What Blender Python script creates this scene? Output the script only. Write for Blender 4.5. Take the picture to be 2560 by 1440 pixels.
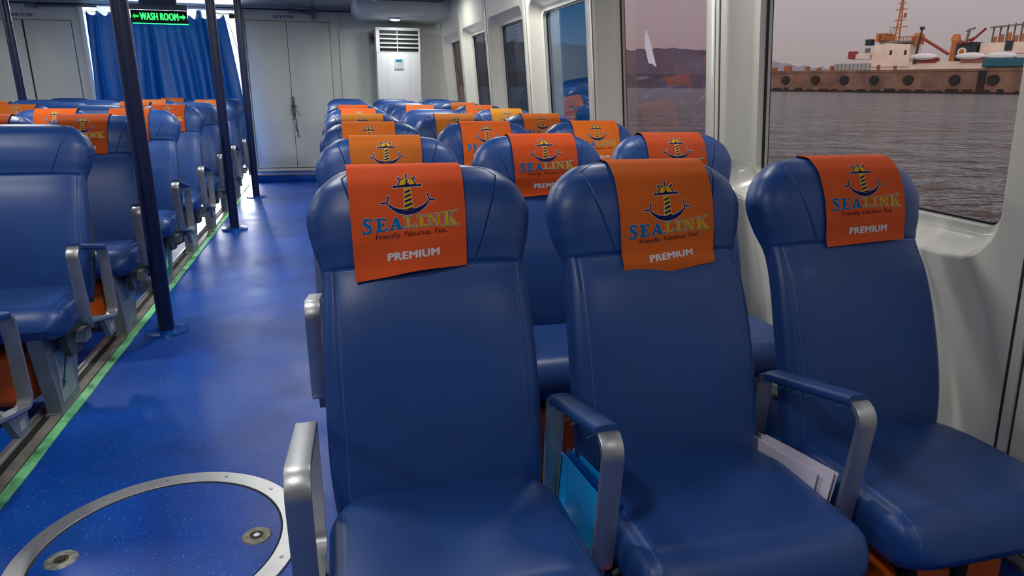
import bpy, bmesh, math, random
import numpy as np
from mathutils import Vector, Matrix
random.seed(7)
for o in list(bpy.data.objects): bpy.data.objects.remove(o)
SC = bpy.context.scene
COL = SC.collection
PI = math.pi

# ------------------------------------------------------------------ camera
cam = bpy.data.cameras.new('camera'); cam.sensor_width = 36; cam.lens = 23.747; cam.clip_end = 20000; cam.clip_start = .02
co = bpy.data.objects.new('camera', cam); COL.objects.link(co)
r_ = Vector((0.96863832, -0.24833735, 0.00826843)); u_ = Vector((0.06366958, 0.28023353, 0.95781802)); f_ = Vector((0.24017908, 0.92725279, -0.28725647))
M = Matrix((r_, u_, -f_)).transposed().to_4x4(); M.translation = Vector((0, 0, 1.2122)); co.matrix_world = M
SC.camera = co
# ------------------------------------------------------------------ view
SC.view_settings.view_transform = 'Standard'; SC.view_settings.look = 'None'
SC.view_settings.gamma = 1; SC.view_settings.use_curve_mapping = False
SC.view_settings.exposure = -0.06
# ------------------------------------------------------------------ world: hazy dusk sky
w = bpy.data.worlds.new('world'); SC.world = w; w.use_nodes = True
nt = w.node_tree; nt.nodes.clear()
out = nt.nodes.new('ShaderNodeOutputWorld'); bg = nt.nodes.new('ShaderNodeBackground')
tc = nt.nodes.new('ShaderNodeTexCoord'); sp = nt.nodes.new('ShaderNodeSeparateXYZ'); rp = nt.nodes.new('ShaderNodeValToRGB')
nt.links.new(tc.outputs['Generated'], sp.inputs[0]); nt.links.new(sp.outputs[2], rp.inputs[0])
rp.color_ramp.elements[0].position = 0.0; rp.color_ramp.elements[0].color = (.40, .345, .34, 1)
rp.color_ramp.elements[1].position = 0.45; rp.color_ramp.elements[1].color = (.85, .84, .88, 1)
nt.links.new(rp.outputs[0], bg.inputs[0]); bg.inputs[1].default_value = 1.0
nt.links.new(bg.outputs[0], out.inputs[0])
# low warm sun on the harbour (comes over the port side, does not reach the cabin)
sd = bpy.data.lights.new('sun', 'SUN'); sd.energy = 1.1; sd.angle = math.radians(12); sd.color = (1, .86, .72)
so = bpy.data.objects.new('sun', sd); COL.objects.link(so)
so.rotation_euler = Vector((0.75, 0.62, -0.30)).to_track_quat('-Z', 'Y').to_euler()
# cabin ceiling lamps: (x, y, watt, spread in degrees)
LAMPS = [(-.42, .45, 6.5), (-.42, 2.1, 8), (-.42, 4.6, 8), (-.42, 6.9, 7), (.95, -.3, 2.5), (.95, 2.4, 6.5), (.95, 4.9, 7), (.95, 7.3, 7),
         (-1.9, -.4, 6), (-1.9, 2.2, 8), (-1.9, 4.7, 8), (-1.9, 7.0, 7), (-4.1, 1.5, 8), (-4.1, 4.8, 8), (-4.1, 7.6, 7)]
CEIL = 2.13
LAMP_GAIN = 1.45
for (x, y, e) in LAMPS:
    ld = bpy.data.lights.new('ceiling_lamp_light', 'AREA'); ld.shape = 'DISK'; ld.size = .20; ld.energy = e * LAMP_GAIN * (1.7 if y > 4 else 1); ld.color = (1.0, .98, .93)
    lo = bpy.data.objects.new('ceiling_lamp_light', ld); COL.objects.link(lo); lo.location = (x, y, CEIL - .035)
# the lit lobby behind the curtain (daylight from the outside door)
ld = bpy.data.lights.new('lobby_daylight', 'AREA'); ld.shape = 'RECTANGLE'; ld.size = 1.7; ld.size_y = 2.2; ld.energy = 520; ld.color = (.95, .98, 1)
lo = bpy.data.objects.new('lobby_daylight', ld); COL.objects.link(lo); lo.location = (-1.95, 11.8, 1.13); lo.rotation_euler = (math.radians(-90), 0, 0)
lo.rotation_euler = Vector((0, -1, -.12)).to_track_quat('-Z', 'Y').to_euler()

# ================================================================== helpers
def srgb(r, g, b):
    def c(v):
        v /= 255.; return v / 12.92 if v <= .04045 else ((v + .055) / 1.055) ** 2.4
    return (c(r), c(g), c(b), 1)

MATS = {}
def mat(name, col, rough=.5, metal=0, noise=0, nscale=8, bump=0, bscale=60, emit=None, estr=0, spec=.5, trans=0, sheen=0, objcol=False, coat=0):
    m = bpy.data.materials.new(name); m.use_nodes = True; n = m.node_tree; b = n.nodes['Principled BSDF']
    col = tuple(col) + ((1,) if len(col) == 3 else ())
    b.inputs['Base Color'].default_value = col; b.inputs['Roughness'].default_value = rough; b.inputs['Metallic'].default_value = metal
    b.inputs['Specular IOR Level'].default_value = spec
    if coat: b.inputs['Coat Weight'].default_value = coat; b.inputs['Coat Roughness'].default_value = .08
    t = n.nodes.new('ShaderNodeTexCoord'); src = None
    if objcol:
        oi = n.nodes.new('ShaderNodeObjectInfo'); src = oi.outputs['Color']
    if noise:
        nz = n.nodes.new('ShaderNodeTexNoise'); nz.inputs['Scale'].default_value = nscale; nz.inputs['Detail'].default_value = 6
        n.links.new(t.outputs['Object'], nz.inputs['Vector'])
        mr = n.nodes.new('ShaderNodeMapRange'); mr.inputs[1].default_value = .3; mr.inputs[2].default_value = .7; mr.inputs[3].default_value = 1 - noise; mr.inputs[4].default_value = 1 + noise
        n.links.new(nz.outputs[0], mr.inputs[0])
        mx = n.nodes.new('ShaderNodeMix'); mx.data_type = 'RGBA'; mx.blend_type = 'MULTIPLY'; mx.inputs[0].default_value = 1
        mx.inputs[6].default_value = col
        if src: n.links.new(src, mx.inputs[6])
        n.links.new(mr.outputs[0], mx.inputs[7]); n.links.new(mx.outputs[2], b.inputs['Base Color'])
    elif src: n.links.new(src, b.inputs['Base Color'])
    if bump:
        nb = n.nodes.new('ShaderNodeTexNoise'); nb.inputs['Scale'].default_value = bscale; nb.inputs['Detail'].default_value = 4
        n.links.new(t.outputs['Object'], nb.inputs['Vector'])
        bp = n.nodes.new('ShaderNodeBump'); bp.inputs['Strength'].default_value = bump; bp.inputs['Distance'].default_value = .01
        n.links.new(nb.outputs[0], bp.inputs['Height']); n.links.new(bp.outputs[0], b.inputs['Normal'])
    if emit: b.inputs['Emission Color'].default_value = tuple(emit[:3]) + (1,); b.inputs['Emission Strength'].default_value = estr
    MATS[name] = m; return m

def newobj(name, verts, faces, mats, midx=None, parent=None, smooth=True, kind=None, angle=35):
    me = bpy.data.meshes.new(name); me.from_pydata([tuple(v) for v in verts], [], faces); me.validate(); me.update()
    if not isinstance(mats, (list, tuple)): mats = [mats]
    for m in mats: me.materials.append(m)
    if midx is not None and len(midx) == len(me.polygons):
        me.polygons.foreach_set('material_index', midx)
    o = bpy.data.objects.new(name, me); COL.objects.link(o)
    if smooth:
        me.polygons.foreach_set('use_smooth', [True] * len(me.polygons))
        bm = bmesh.new(); bm.from_mesh(me); lim = math.radians(angle)
        for e in bm.edges:
            if len(e.link_faces) == 2 and e.calc_face_angle(0) > lim: e.smooth = False
        bm.to_mesh(me); bm.free()
    if parent: o.parent = parent
    if kind: o['kind'] = kind
    return o

class MB:
    """collects shapes into ONE mesh"""
    def __init__(s): s.v = []; s.f = []; s.m = []
    def add(s, v, f, m=0):
        k = len(s.v); s.v += [tuple(x) for x in v]; s.f += [tuple(i + k for i in q) for q in f]; s.m += [m] * len(f); return s
    def bm(s, b, m=0, mtx=None):
        if mtx: b.transform(mtx)
        b.verts.ensure_lookup_table(); b.verts.index_update()
        s.add([v.co[:] for v in b.verts], [[v.index for v in f.verts] for f in b.faces], m); b.free(); return s
    def box(s, x0, x1, y0, y1, z0, z1, m=0, bev=0, rot=None, seg=2):
        b = bmesh.new(); bmesh.ops.create_cube(b, size=1)
        bmesh.ops.scale(b, vec=(abs(x1 - x0), abs(y1 - y0), abs(z1 - z0)), verts=b.verts)
        if bev: bmesh.ops.bevel(b, geom=b.edges[:], offset=bev, segments=seg, affect='EDGES', profile=.5)
        T = Matrix.Translation(((x0 + x1) / 2, (y0 + y1) / 2, (z0 + z1) / 2))
        if rot: T = T @ rot
        return s.bm(b, m, T)
    def cyl(s, p0, p1, r0, r1=None, m=0, n=24, cap=True):
        p0 = Vector(p0); p1 = Vector(p1); d = p1 - p0; r1 = r0 if r1 is None else r1
        b = bmesh.new(); bmesh.ops.create_cone(b, cap_ends=cap, segments=n, radius1=r0, radius2=r1, depth=d.length)
        T = Matrix.Translation((p0 + p1) / 2) @ d.to_track_quat('Z', 'Y').to_matrix().to_4x4()
        return s.bm(b, m, T)
    def tube(s, pts, r, m=0, n=8):
        P = [Vector(p) for p in pts]; rings = []
        up = Vector((0, 0, 1))
        for i, p in enumerate(P):
            t = (P[min(i + 1, len(P) - 1)] - P[max(i - 1, 0)]).normalized()
            a = t.cross(up); a = t.cross(Vector((1, 0, 0))) if a.length < .05 else a
            a.normalize(); b2 = t.cross(a).normalized()
            rr = r[i] if isinstance(r, (list, tuple)) else r
            rings.append([p + (a * math.cos(k * 2 * PI / n) + b2 * math.sin(k * 2 * PI / n)) * rr for k in range(n)])
        v = [q for R in rings for q in R]; f = []
        for i in range(len(P) - 1):
            for k in range(n): f.append((i * n + k, i * n + (k + 1) % n, (i + 1) * n + (k + 1) % n, (i + 1) * n + k))
        f.append(tuple(range(n))[::-1]); f.append(tuple((len(P) - 1) * n + k for k in range(n)))
        return s.add(v, f, m)
    def prism(s, poly, axis, a0, a1, m=0):
        """extrude a 2D polygon along an axis ('x': poly is (y,z); 'y': (x,z); 'z': (x,y))"""
        def P(p, a): return (a, p[0], p[1]) if axis == 'x' else (p[0], a, p[1]) if axis == 'y' else (p[0], p[1], a)
        n = len(poly); v = [P(p, a0) for p in poly] + [P(p, a1) for p in poly]
        f = [tuple(range(n)), tuple(range(2 * n - 1, n - 1, -1))] + [(i, i + n, (i + 1) % n + n, (i + 1) % n) for i in range(n)]
        return s.add(v, f, m)
    def loft(s, rings, m=0, closed=True, cap=True):
        n = len(rings[0]); v = [q for R in rings for q in R]; f = []
        for i in range(len(rings) - 1):
            for k in range(n if closed else n - 1):
                f.append((i * n + k, i * n + (k + 1) % n, (i + 1) * n + (k + 1) % n, (i + 1) * n + k))
        if cap: f.append(tuple(range(n))[::-1]); f.append(tuple((len(rings) - 1) * n + k for k in range(n)))
        return s.add(v, f, m)
    def build(s, name, mats, parent=None, smooth=True, kind=None, angle=35, loc=None, fix=True):
        o = newobj(name, s.v, s.f, mats, s.m, parent, smooth, kind, angle)
        if fix:
            b = bmesh.new(); b.from_mesh(o.data); bmesh.ops.recalc_face_normals(b, faces=b.faces); b.to_mesh(o.data); b.free()
        if loc: o.location = loc
        return o

def empty(name, loc=(0, 0, 0)):
    o = bpy.data.objects.new(name, None); o.empty_display_size = .1; COL.objects.link(o); o.location = loc; return o
def tag(o, label, cat, group=None, kind=None):
    o['label'] = label; o['category'] = cat
    if group: o['group'] = group
    if kind: o['kind'] = kind
    return o
def copy_tree(o, parent=None):
    c = o.copy(); COL.objects.link(c)
    if parent: c.parent = parent
    for ch in [x for x in KIDS.get(o.name, [])]:
        copy_tree(ch, c)
    return c
KIDS = {}
def index_kids():
    KIDS.clear()
    for o in bpy.data.objects:
        if o.parent: KIDS.setdefault(o.parent.name, []).append(o)

def text_polys(txt, width=None, height=None, bold=0.0, space=1.0):
    """builtin font -> flat triangles, centred at 0; returns verts(2D), faces"""
    cu = bpy.data.curves.new('tmp', 'FONT'); cu.body = txt; cu.size = 1; cu.offset = bold; cu.space_character = space; cu.resolution_u = 3
    o = bpy.data.objects.new('tmp', cu); COL.objects.link(o)
    dg = bpy.context.evaluated_depsgraph_get(); me = bpy.data.meshes.new_from_object(o.evaluated_get(dg))
    V = np.array([v.co[:2] for v in me.vertices]); F = [tuple(p.vertices) for p in me.polygons]
    bpy.data.objects.remove(o); bpy.data.curves.remove(cu); bpy.data.meshes.remove(me)
    mn = V.min(0); mx = V.max(0); V = V - (mn + mx) / 2; sz = mx - mn
    sx = width / sz[0] if width else height / sz[1]; sy = height / sz[1] if height else sx
    V[:, 0] *= sx; V[:, 1] *= sy
    return V, F

# ================================================================== materials
LEATHER = mat('blue_vinyl', srgb(31, 69, 133), .40, noise=.10, nscale=5, bump=.03, bscale=350, spec=.45)
# stitched thread lines on the vinyl
def stitched(name, xs, zmax=None, zmin=None, axis='z', freq=90):
    m = LEATHER.copy(); m.name = name; n = m.node_tree; b = n.nodes['Principled BSDF']
    t = n.nodes.new('ShaderNodeTexCoord'); s = n.nodes.new('ShaderNodeSeparateXYZ'); n.links.new(t.outputs['Object'], s.inputs[0])
    def M_(op, a, b2=None):
        q = n.nodes.new('ShaderNodeMath'); q.operation = op
        for i, v in enumerate((a, b2)):
            if v is None: continue
            if isinstance(v, (int, float)): q.inputs[i].default_value = v
            else: n.links.new(v, q.inputs[i])
        return q.outputs[0]
    ax = M_('ABSOLUTE', s.outputs[0]); d = M_('ABSOLUTE', M_('SUBTRACT', ax, xs)); on = M_('LESS_THAN', d, .0009)
    fr = M_('FRACT', M_('MULTIPLY', s.outputs[2 if axis == 'z' else 1], freq)); on = M_('MULTIPLY', on, M_('LESS_THAN', fr, .68))
    if zmax is not None: on = M_('MULTIPLY', on, M_('LESS_THAN', s.outputs[2], zmax))
    if zmin is not None: on = M_('MULTIPLY', on, M_('GREATER_THAN', s.outputs[2], zmin))
    mx = n.nodes.new('ShaderNodeMix'); mx.data_type = 'RGBA'
    prev = b.inputs['Base Color'].links[0].from_socket; n.links.new(prev, mx.inputs[6]); mx.inputs[7].default_value = srgb(28, 60, 140)
    mx.inputs[7].default_value = (.06, .14, .40, 1)
    n.links.new(on, mx.inputs[0]); n.links.new(mx.outputs[2], b.inputs['Base Color']); MATS[name] = m
    return m
BACKMAT = stitched('blue_vinyl_stitched_back', .186, zmax=.82)
SEATMAT = stitched('blue_vinyl_stitched_seat', .199, zmin=.33, axis='y')
PADMAT = mat('blue_sleeve', srgb(22, 62, 120), .5, noise=.15, nscale=30)
THREAD = mat('cyan_thread', srgb(40, 130, 170), .8)
ALU = mat('brushed_aluminium', (.46, .47, .48), .42, metal=.85, noise=.05, nscale=25, bump=.03, bscale=200)
SHELL = mat('grey_plastic_shell', srgb(70, 72, 74), .5, noise=.06)
LEGM = mat('grey_painted_steel', srgb(120, 126, 134), .42, noise=.08, nscale=12)
HUBM = mat('dark_green_grey_plastic', srgb(64, 74, 76), .5, noise=.05)
WHITE = mat('gelcoat_white', srgb(205, 204, 194), .28, noise=.03, nscale=3, coat=.3, bump=.01, bscale=4)
WHITEC = mat('cool_white_paint', srgb(206, 210, 200), .42, noise=.04, nscale=2.5, coat=0, bump=.012, bscale=3)
SEAMD = mat('dark_seam', srgb(40, 42, 42), .8)
RUBBER = mat('black_gasket', srgb(14, 13, 20), .35, noise=.3, nscale=40)
NAVYP = mat('navy_paint', srgb(16, 28, 70), .38, noise=.1, nscale=20)
ORANGE = mat('orange_nylon', srgb(240, 104, 8), .6, noise=.15, nscale=12, bump=.25, bscale=25)
BLACKW = mat('black_webbing', srgb(22, 22, 24), .8)
COVERM = mat('nonwoven_cover', (1, 1, 1), .85, noise=.07, nscale=14, bump=.12, bscale=220, objcol=True, spec=.2)
NAVY = mat('print_navy', srgb(26, 30, 84), .8, spec=.1)
PWHITE = mat('print_white', srgb(215, 208, 212), .8, spec=.1)
PYEL = mat('print_yellow', srgb(214, 162, 26), .8, spec=.1)
PBLUE = mat('print_blue', srgb(0, 104, 178), .8, spec=.1)
PBROWN = mat('print_dark', srgb(66, 34, 44), .8, spec=.1)
TAPE = mat('photoluminescent_tape', srgb(134, 204, 150), .5)
STICKP = mat('pale_sticker', srgb(160, 176, 168), .5)
GREEND = mat('dark_green_print', srgb(8, 72, 66), .6)
GREENB = mat('green_sticker', srgb(20, 140, 100), .5)
BLKP = mat('black_plastic', srgb(12, 13, 14), .3)
LAMPON = mat('lamp_glow', (1, 1, 1), .4, emit=(.93, .98, 1), estr=14)
ACW = mat('air_conditioner_white', srgb(226, 228, 228), .35, noise=.01)
ACD = mat('air_conditioner_dark', srgb(30, 32, 20), .6)
# floor vinyl
m = mat('blue_speckled_vinyl', srgb(4, 72, 196), .30, spec=.22); n = m.node_tree; b = n.nodes['Principled BSDF']
t = n.nodes.new('ShaderNodeTexCoord')
def nz(scale, detail=5, dist=0):
    q = n.nodes.new('ShaderNodeTexNoise'); q.inputs['Scale'].default_value = scale; q.inputs['Detail'].default_value = detail; q.inputs['Distortion'].default_value = dist
    n.links.new(t.outputs['Object'], q.inputs['Vector']); return q.outputs[0]
def ramp(src, p0, c0, p1, c1):
    q = n.nodes.new('ShaderNodeValToRGB'); q.color_ramp.elements[0].position = p0; q.color_ramp.elements[0].color = c0
    q.color_ramp.elements[1].position = p1; q.color_ramp.elements[1].color = c1; n.links.new(src, q.inputs[0]); return q.outputs[0]
def mixc(fac, a, bb, mode='MIX'):
    q = n.nodes.new('ShaderNodeMix'); q.data_type = 'RGBA'; q.blend_type = mode
    if isinstance(fac, float): q.inputs[0].default_value = fac
    else: n.links.new(fac, q.inputs[0])
    for i, v in ((6, a), (7, bb)):
        if isinstance(v, tuple): q.inputs[i].default_value = v
        else: n.links.new(v, q.inputs[i])
    return q.outputs[2]
base = ramp(nz(1.3, 7, .6), .35, srgb(0, 62, 158), .68, srgb(2, 74, 170))
scuff = ramp(nz(2.2, 5, .5), .48, (0, 0, 0, 1), .9, (.4, .4, .4, 1))
base = mixc(scuff, base, srgb(50, 100, 156))
dirt = ramp(nz(5, 4, .3), .5, (0, 0, 0, 1), .85, (.3, .3, .3, 1)); base = mixc(dirt, base, srgb(4, 34, 84))
vo = n.nodes.new('ShaderNodeTexVoronoi'); vo.inputs['Scale'].default_value = 105; n.links.new(t.outputs['Object'], vo.inputs['Vector'])
fleck = ramp(vo.outputs['Distance'], .17, (1, 1, 1, 1), .24, (0, 0, 0, 1))
sel = n.nodes.new('ShaderNodeSeparateColor'); n.links.new(vo.outputs['Color'], sel.inputs[0])
gt = n.nodes.new('ShaderNodeMath'); gt.operation = 'GREATER_THAN'; gt.inputs[1].default_value = .72; n.links.new(sel.outputs[0], gt.inputs[0])
mu = n.nodes.new('ShaderNodeMath'); mu.operation = 'MULTIPLY'; n.links.new(gt.outputs[0], mu.inputs[0]); n.links.new(fleck, mu.inputs[1])
fc = ramp(sel.outputs[1], .3, srgb(96, 146, 210), .7, srgb(90, 126, 120))
base = mixc(mu.outputs[0], base, fc)
n.links.new(base, b.inputs['Base Color'])
rr = n.nodes.new('ShaderNodeMapRange'); rr.inputs[1].default_value = .35; rr.inputs[2].default_value = .7; rr.inputs[3].default_value = .34; rr.inputs[4].default_value = .46
n.links.new(nz(4, 4), rr.inputs[0]); n.links.new(rr.outputs[0], b.inputs['Roughness'])
bp = n.nodes.new('ShaderNodeBump'); bp.inputs['Strength'].default_value = .08; bp.inputs['Distance'].default_value = .01
n.links.new(nz(9, 6), bp.inputs['Height']); n.links.new(bp.outputs[0], b.inputs['Normal'])
FLOORM = m
# curtain satin
m = mat('blue_satin', srgb(8, 76, 134), .36, noise=.12, nscale=20, spec=.5); n = m.node_tree
tr = n.nodes.new('ShaderNodeBsdfTranslucent'); tr.inputs[0].default_value = srgb(20, 100, 210)
mxs = n.nodes.new('ShaderNodeMixShader'); mxs.inputs[0].default_value = .02
n.links.new(n.nodes['Principled BSDF'].outputs[0], mxs.inputs[1]); n.links.new(tr.outputs[0], mxs.inputs[2])
n.links.new(mxs.outputs[0], n.nodes['Material Output'].inputs[0]); CURT = m
def glass(name, tint, refl=.5, rough=.0):
    m = bpy.data.materials.new(name); m.use_nodes = True; n = m.node_tree; n.nodes.clear()
    o = n.nodes.new('ShaderNodeOutputMaterial'); mx = n.nodes.new('ShaderNodeMixShader'); tp = n.nodes.new('ShaderNodeBsdfTransparent'); gl = n.nodes.new('ShaderNodeBsdfGlossy')
    tp.inputs[0].default_value = tuple(tint) + (1,); gl.inputs['Roughness'].default_value = rough; gl.inputs[0].default_value = (1, 1, 1, 1)
    fr = n.nodes.new('ShaderNodeFresnel'); fr.inputs[0].default_value = 1.45; mm = n.nodes.new('ShaderNodeMath'); mm.operation = 'MULTIPLY'; mm.inputs[1].default_value = refl
    n.links.new(fr.outputs[0], mm.inputs[0]); n.links.new(mm.outputs[0], mx.inputs[0]); n.links.new(tp.outputs[0], mx.inputs[1]); n.links.new(gl.outputs[0], mx.inputs[2]); n.links.new(mx.outputs[0], o.inputs[0])
    return m

# ================================================================== room shell
YW = 9.6; YB = -2.6; XL = -5.5
LEAN = .09; XB = 1.57
def wx(z, off=0): return XB + off - LEAN * z
# floor
MB().box(XL, 1.75, YB, YW + 2.4, -.06, 0).build('floor', FLOORM, kind='structure', smooth=False)
# ceiling: metal planks + smooth
m = mat('ceiling_planks', srgb(150, 152, 152), .22, metal=.35, noise=.04); n = m.node_tree; t = n.nodes.new('ShaderNodeTexCoord'); s_ = n.nodes.new('ShaderNodeSeparateXYZ'); n.links.new(t.outputs['Object'], s_.inputs[0])
mm = n.nodes.new('ShaderNodeMath'); mm.operation = 'MULTIPLY'; mm.inputs[1].default_value = 8; n.links.new(s_.outputs[1], mm.inputs[0])
fr = n.nodes.new('ShaderNodeMath'); fr.operation = 'FRACT'; n.links.new(mm.outputs[0], fr.inputs[0])
rr = n.nodes.new('ShaderNodeValToRGB'); rr.color_ramp.elements[0].position = .0; rr.color_ramp.elements[0].color = (0, 0, 0, 1); rr.color_ramp.elements[1].position = .12; n.links.new(fr.outputs[0], rr.inputs[0])
bp = n.nodes.new('ShaderNodeBump'); bp.inputs['Strength'].default_value = .6; bp.inputs['Distance'].default_value = .004; n.links.new(rr.outputs[0], bp.inputs['Height']); n.links.new(bp.outputs[0], n.nodes['Principled BSDF'].inputs['Normal'])
MB().box(XL, 1.5, YB, YW + .1, CEIL, CEIL + .05).build('ceiling', m, kind='structure', smooth=False)

# right wall : one mesh with moulded window recesses
PITCH = 1.34
WC = [1.815 + PITCH * k for k in range(-3, 6)]      # window centres, index 3 = the big near window
def rrect(cy, cz, hw, hh, r, n=7):
    pts = []
    for (sy, sz, a0) in ((1, 1, 0), (-1, 1, 90), (-1, -1, 180), (1, -1, 270)):
        for k in range(n):
            a = math.radians(a0 + 90 * k / (n - 1)); pts.append((cy + sy * (hw - r) + r * math.cos(a), cz + sz * (hh - r) + r * math.sin(a)))
    return pts
def wp(y, z, off): return (wx(z, off), y, z)
wall = MB(); ZB, ZT = .0, CEIL + .02; OZ0, OZ1 = .80, 1.80
cz = (OZ0 + OZ1) / 2; hh = (OZ1 - OZ0) / 2
for cy in WC:
    y0, y1 = cy - PITCH / 2, cy + PITCH / 2; N = 7
    border = []
    for (sy, zz) in ((1, ZT), (-1, ZT), (-1, ZB), (1, ZB)): border += [(cy + sy * PITCH / 2, zz)] * N
    rings = [[wp(*p, 0) for p in border]]
    for (off, ins, rad) in ((0, 0, .13), (.004, .006, .125), (.012, .010, .12), (.085, .045, .10), (.092, .06, .07), (.094, .078, .045), (.12, .082, .04), (.14, .085, .036)):
        rings.append([wp(*p, off) for p in rrect(cy, cz, .60 - ins, hh - ins, rad, N)])
    wall.loft(rings, cap=False)
wall.build('wall_right', WHITE, kind='structure', angle=40, fix=False)
# outer skin so that the wall has thickness
sk = MB()
for cy in WC:
    border = []
    for (sy, zz) in ((1, ZT), (-1, ZT), (-1, ZB), (1, ZB)): border += [(cy + sy * PITCH / 2, zz)] * 7
    sk.loft([[wp(*p, .145) for p in border], [wp(*p, .145) for p in rrect(cy, cz, .516, hh - .084, .04)], [wp(*p, .14) for p in rrect(cy, cz, .515, hh - .085, .036)]], cap=False)
sk.build('trim_9', NAVYP, kind='structure', fix=False)
# panel joints on the pillars
j = MB()
for k, cy in enumerate(WC):
    y = cy - PITCH / 2
    for dy, wd, d, mi in ((-.034, .005, .0015, 1), (.0, .006, .0015, 1), (-.018, .022, .004, 0)):
        vs = [wp(y + dy - wd / 2, ZB, -d), wp(y + dy + wd / 2, ZB, -d), wp(y + dy + wd / 2, ZT, -d), wp(y + dy - wd / 2, ZT, -d)]
        vs += [wp(y + dy - wd / 2, ZB, .002), wp(y + dy + wd / 2, ZB, .002), wp(y + dy + wd / 2, ZT, .002), wp(y + dy - wd / 2, ZT, .002)]
        j.add(vs, [(0, 1, 2, 3), (0, 4, 5, 1), (1, 5, 6, 2), (2, 6, 7, 3), (3, 7, 4, 0)], mi)
j.build('trim_1', [WHITE, SEAMD], kind='structure', smooth=False)
TINTS = {3: (.87, .83, .84), 4: (.72, .58, .60), 5: (.035, .26, .62), 6: (.17, .24, .34), 7: (.16, .21, .27), 8: (.46, .38, .36)}
for k, cy in enumerate(WC):
    g = MB(); rgs = []
    for (off, ins) in ((.119, .080), (.1165, .083), (.1170, .088), (.124, .090)):
        rgs.append([wp(p[0] + random.uniform(-.0012, .0012), p[1], off) for p in rrect(cy, cz, .60 - ins, hh - ins, .04, 7)])
    # densify straight edges so the sealant line wobbles
    g.loft(rgs, cap=False)
    w_ = g.build('window_%d' % (k + 1), RUBBER, kind='structure')
    pn = MB(); P = rrect(cy, cz, .52, hh - .08, .04)
    pn.add([wp(*p, .122) for p in P] + [wp(*p, .130) for p in P], [tuple(range(len(P))), tuple(range(2 * len(P) - 1, len(P) - 1, -1))], 0)
    pn.build('window_pane', glass('tinted_glass_%d' % k, tuple(math.sqrt(c) for c in TINTS.get(k, (.8, .75, .75))), refl={3: .16, 4: .10, 5: .28, 6: .04, 7: .04, 8: .08}.get(k, .2)), parent=w_, smooth=False)

# ledge along the right wall with seat rail
MB().box(1.28, 1.66, YB, YW - .45, 0, .15, 0, bev=.01).build('trim_2', FLOORM, kind='structure')

# far wall (with doorway), near wall, left wall
fw = MB()
DX0, DX1, DZ = -2.79, -1.06, 2.07
fw.box(XL, DX0, YW, YW + .08, 0, CEIL + .05); fw.box(DX1, 1.6, YW, YW + .08, 0, CEIL + .05); fw.box(DX0, DX1, YW, YW + .08, DZ, CEIL + .05)
fw.build('wall_far', WHITEC, kind='structure', smooth=False)
MB().box(XL, 1.7, YB - .08, YB, 0, CEIL + .05).build('wall_near', WHITEC, kind='structure', smooth=False)
MB().box(XL - .1, XL, YB, YW, 0, CEIL + .05).build('wall_left', WHITEC, kind='structure', smooth=False)
# lobby behind the doorway
lb = MB(); lb.box(DX0 - .5, DX1 + .35, 11.95, 12.0, 0, 2.3); lb.box(DX0 - .55, DX0 - .5, YW + .08, 12, 0, 2.3); lb.box(DX1 + .35, DX1 + .4, YW + .08, 12, 0, 2.3); lb.box(DX0 - .5, DX1 + .4, YW + .08, 12, 2.3, 2.35)
lb.build('wall_lobby', WHITEC, kind='structure', smooth=False)
# plinth at the foot of the far wall (blue vinyl, grey nosing)
p = MB(); p.box(DX1 + .06, 1.5, 9.17, YW, 0, .085, 0, bev=.012); p.box(DX1 + .06, 1.5, 9.165, 9.20, .085, .10, 1)
p.box(-4.9, DX0 - .06, 9.17, YW, 0, .085, 0, bev=.012)
p.build('baseboard_far', [FLOORM, LEGM], kind='structure')
# door frame posts around the doorway and raised frame around store doors
tr = MB()
tr.box(DX1 - .005, DX1 + .05, YW - .03, YW + .0, 0, DZ + .02, bev=.006); tr.box(DX0 - .05, DX0 + .005, YW - .03, YW, 0, DZ + .02, bev=.006)
tr.box(.14, .17, YW - .02, YW + .01, .1, CEIL, bev=.006)
tr.build('trim_3', WHITEC, kind='structure')
# store doors
def store_door(name, x0, x1, xm, z0, z1, g=.006):
    d = MB()
    d.box(x0, xm - g / 2, YW - .014, YW + .01, z0, z1, 0, bev=.002); d.box(xm + g / 2, x1, YW - .018, YW + .01, z0, z1, 0, bev=.002)
    d.box(x0 - .005, x1 + .005, YW - .004, YW + .01, z0 - .006, z1 + .006, 1)
    d.box(x0 - .07, x1 + .07, YW - .012, YW + .005, z1 + .012, z1 + .02, 0); d.box(x0 - .03, x1 + .02, YW - .03, YW, z0 - .045, z0 - .012, 0)
    return d.build(name, [WHITEC, SEAMD], kind='structure')
D1 = store_door('door_1', -1.0, .02, -.505, .135, 1.965)
D2 = store_door('door_2', -3.93, -2.94, -3.44, .135, 1.90, .02)
# latch scar with rope on the deck store door
lt = MB(); lt.box(-.515, -.475, YW - .034, YW - .016, .80, 1.05, 0, bev=.003); lt.cyl((-.495, YW - .05, .78), (-.495, YW - .015, .78), .018); lt.cyl((-.53, YW - .035, .93), (-.45, YW - .035, .93), .006)
lt.build('door_latch', mat('rusty_latch', srgb(120, 110, 96), .7, noise=.5, nscale=40), parent=D1)
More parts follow.
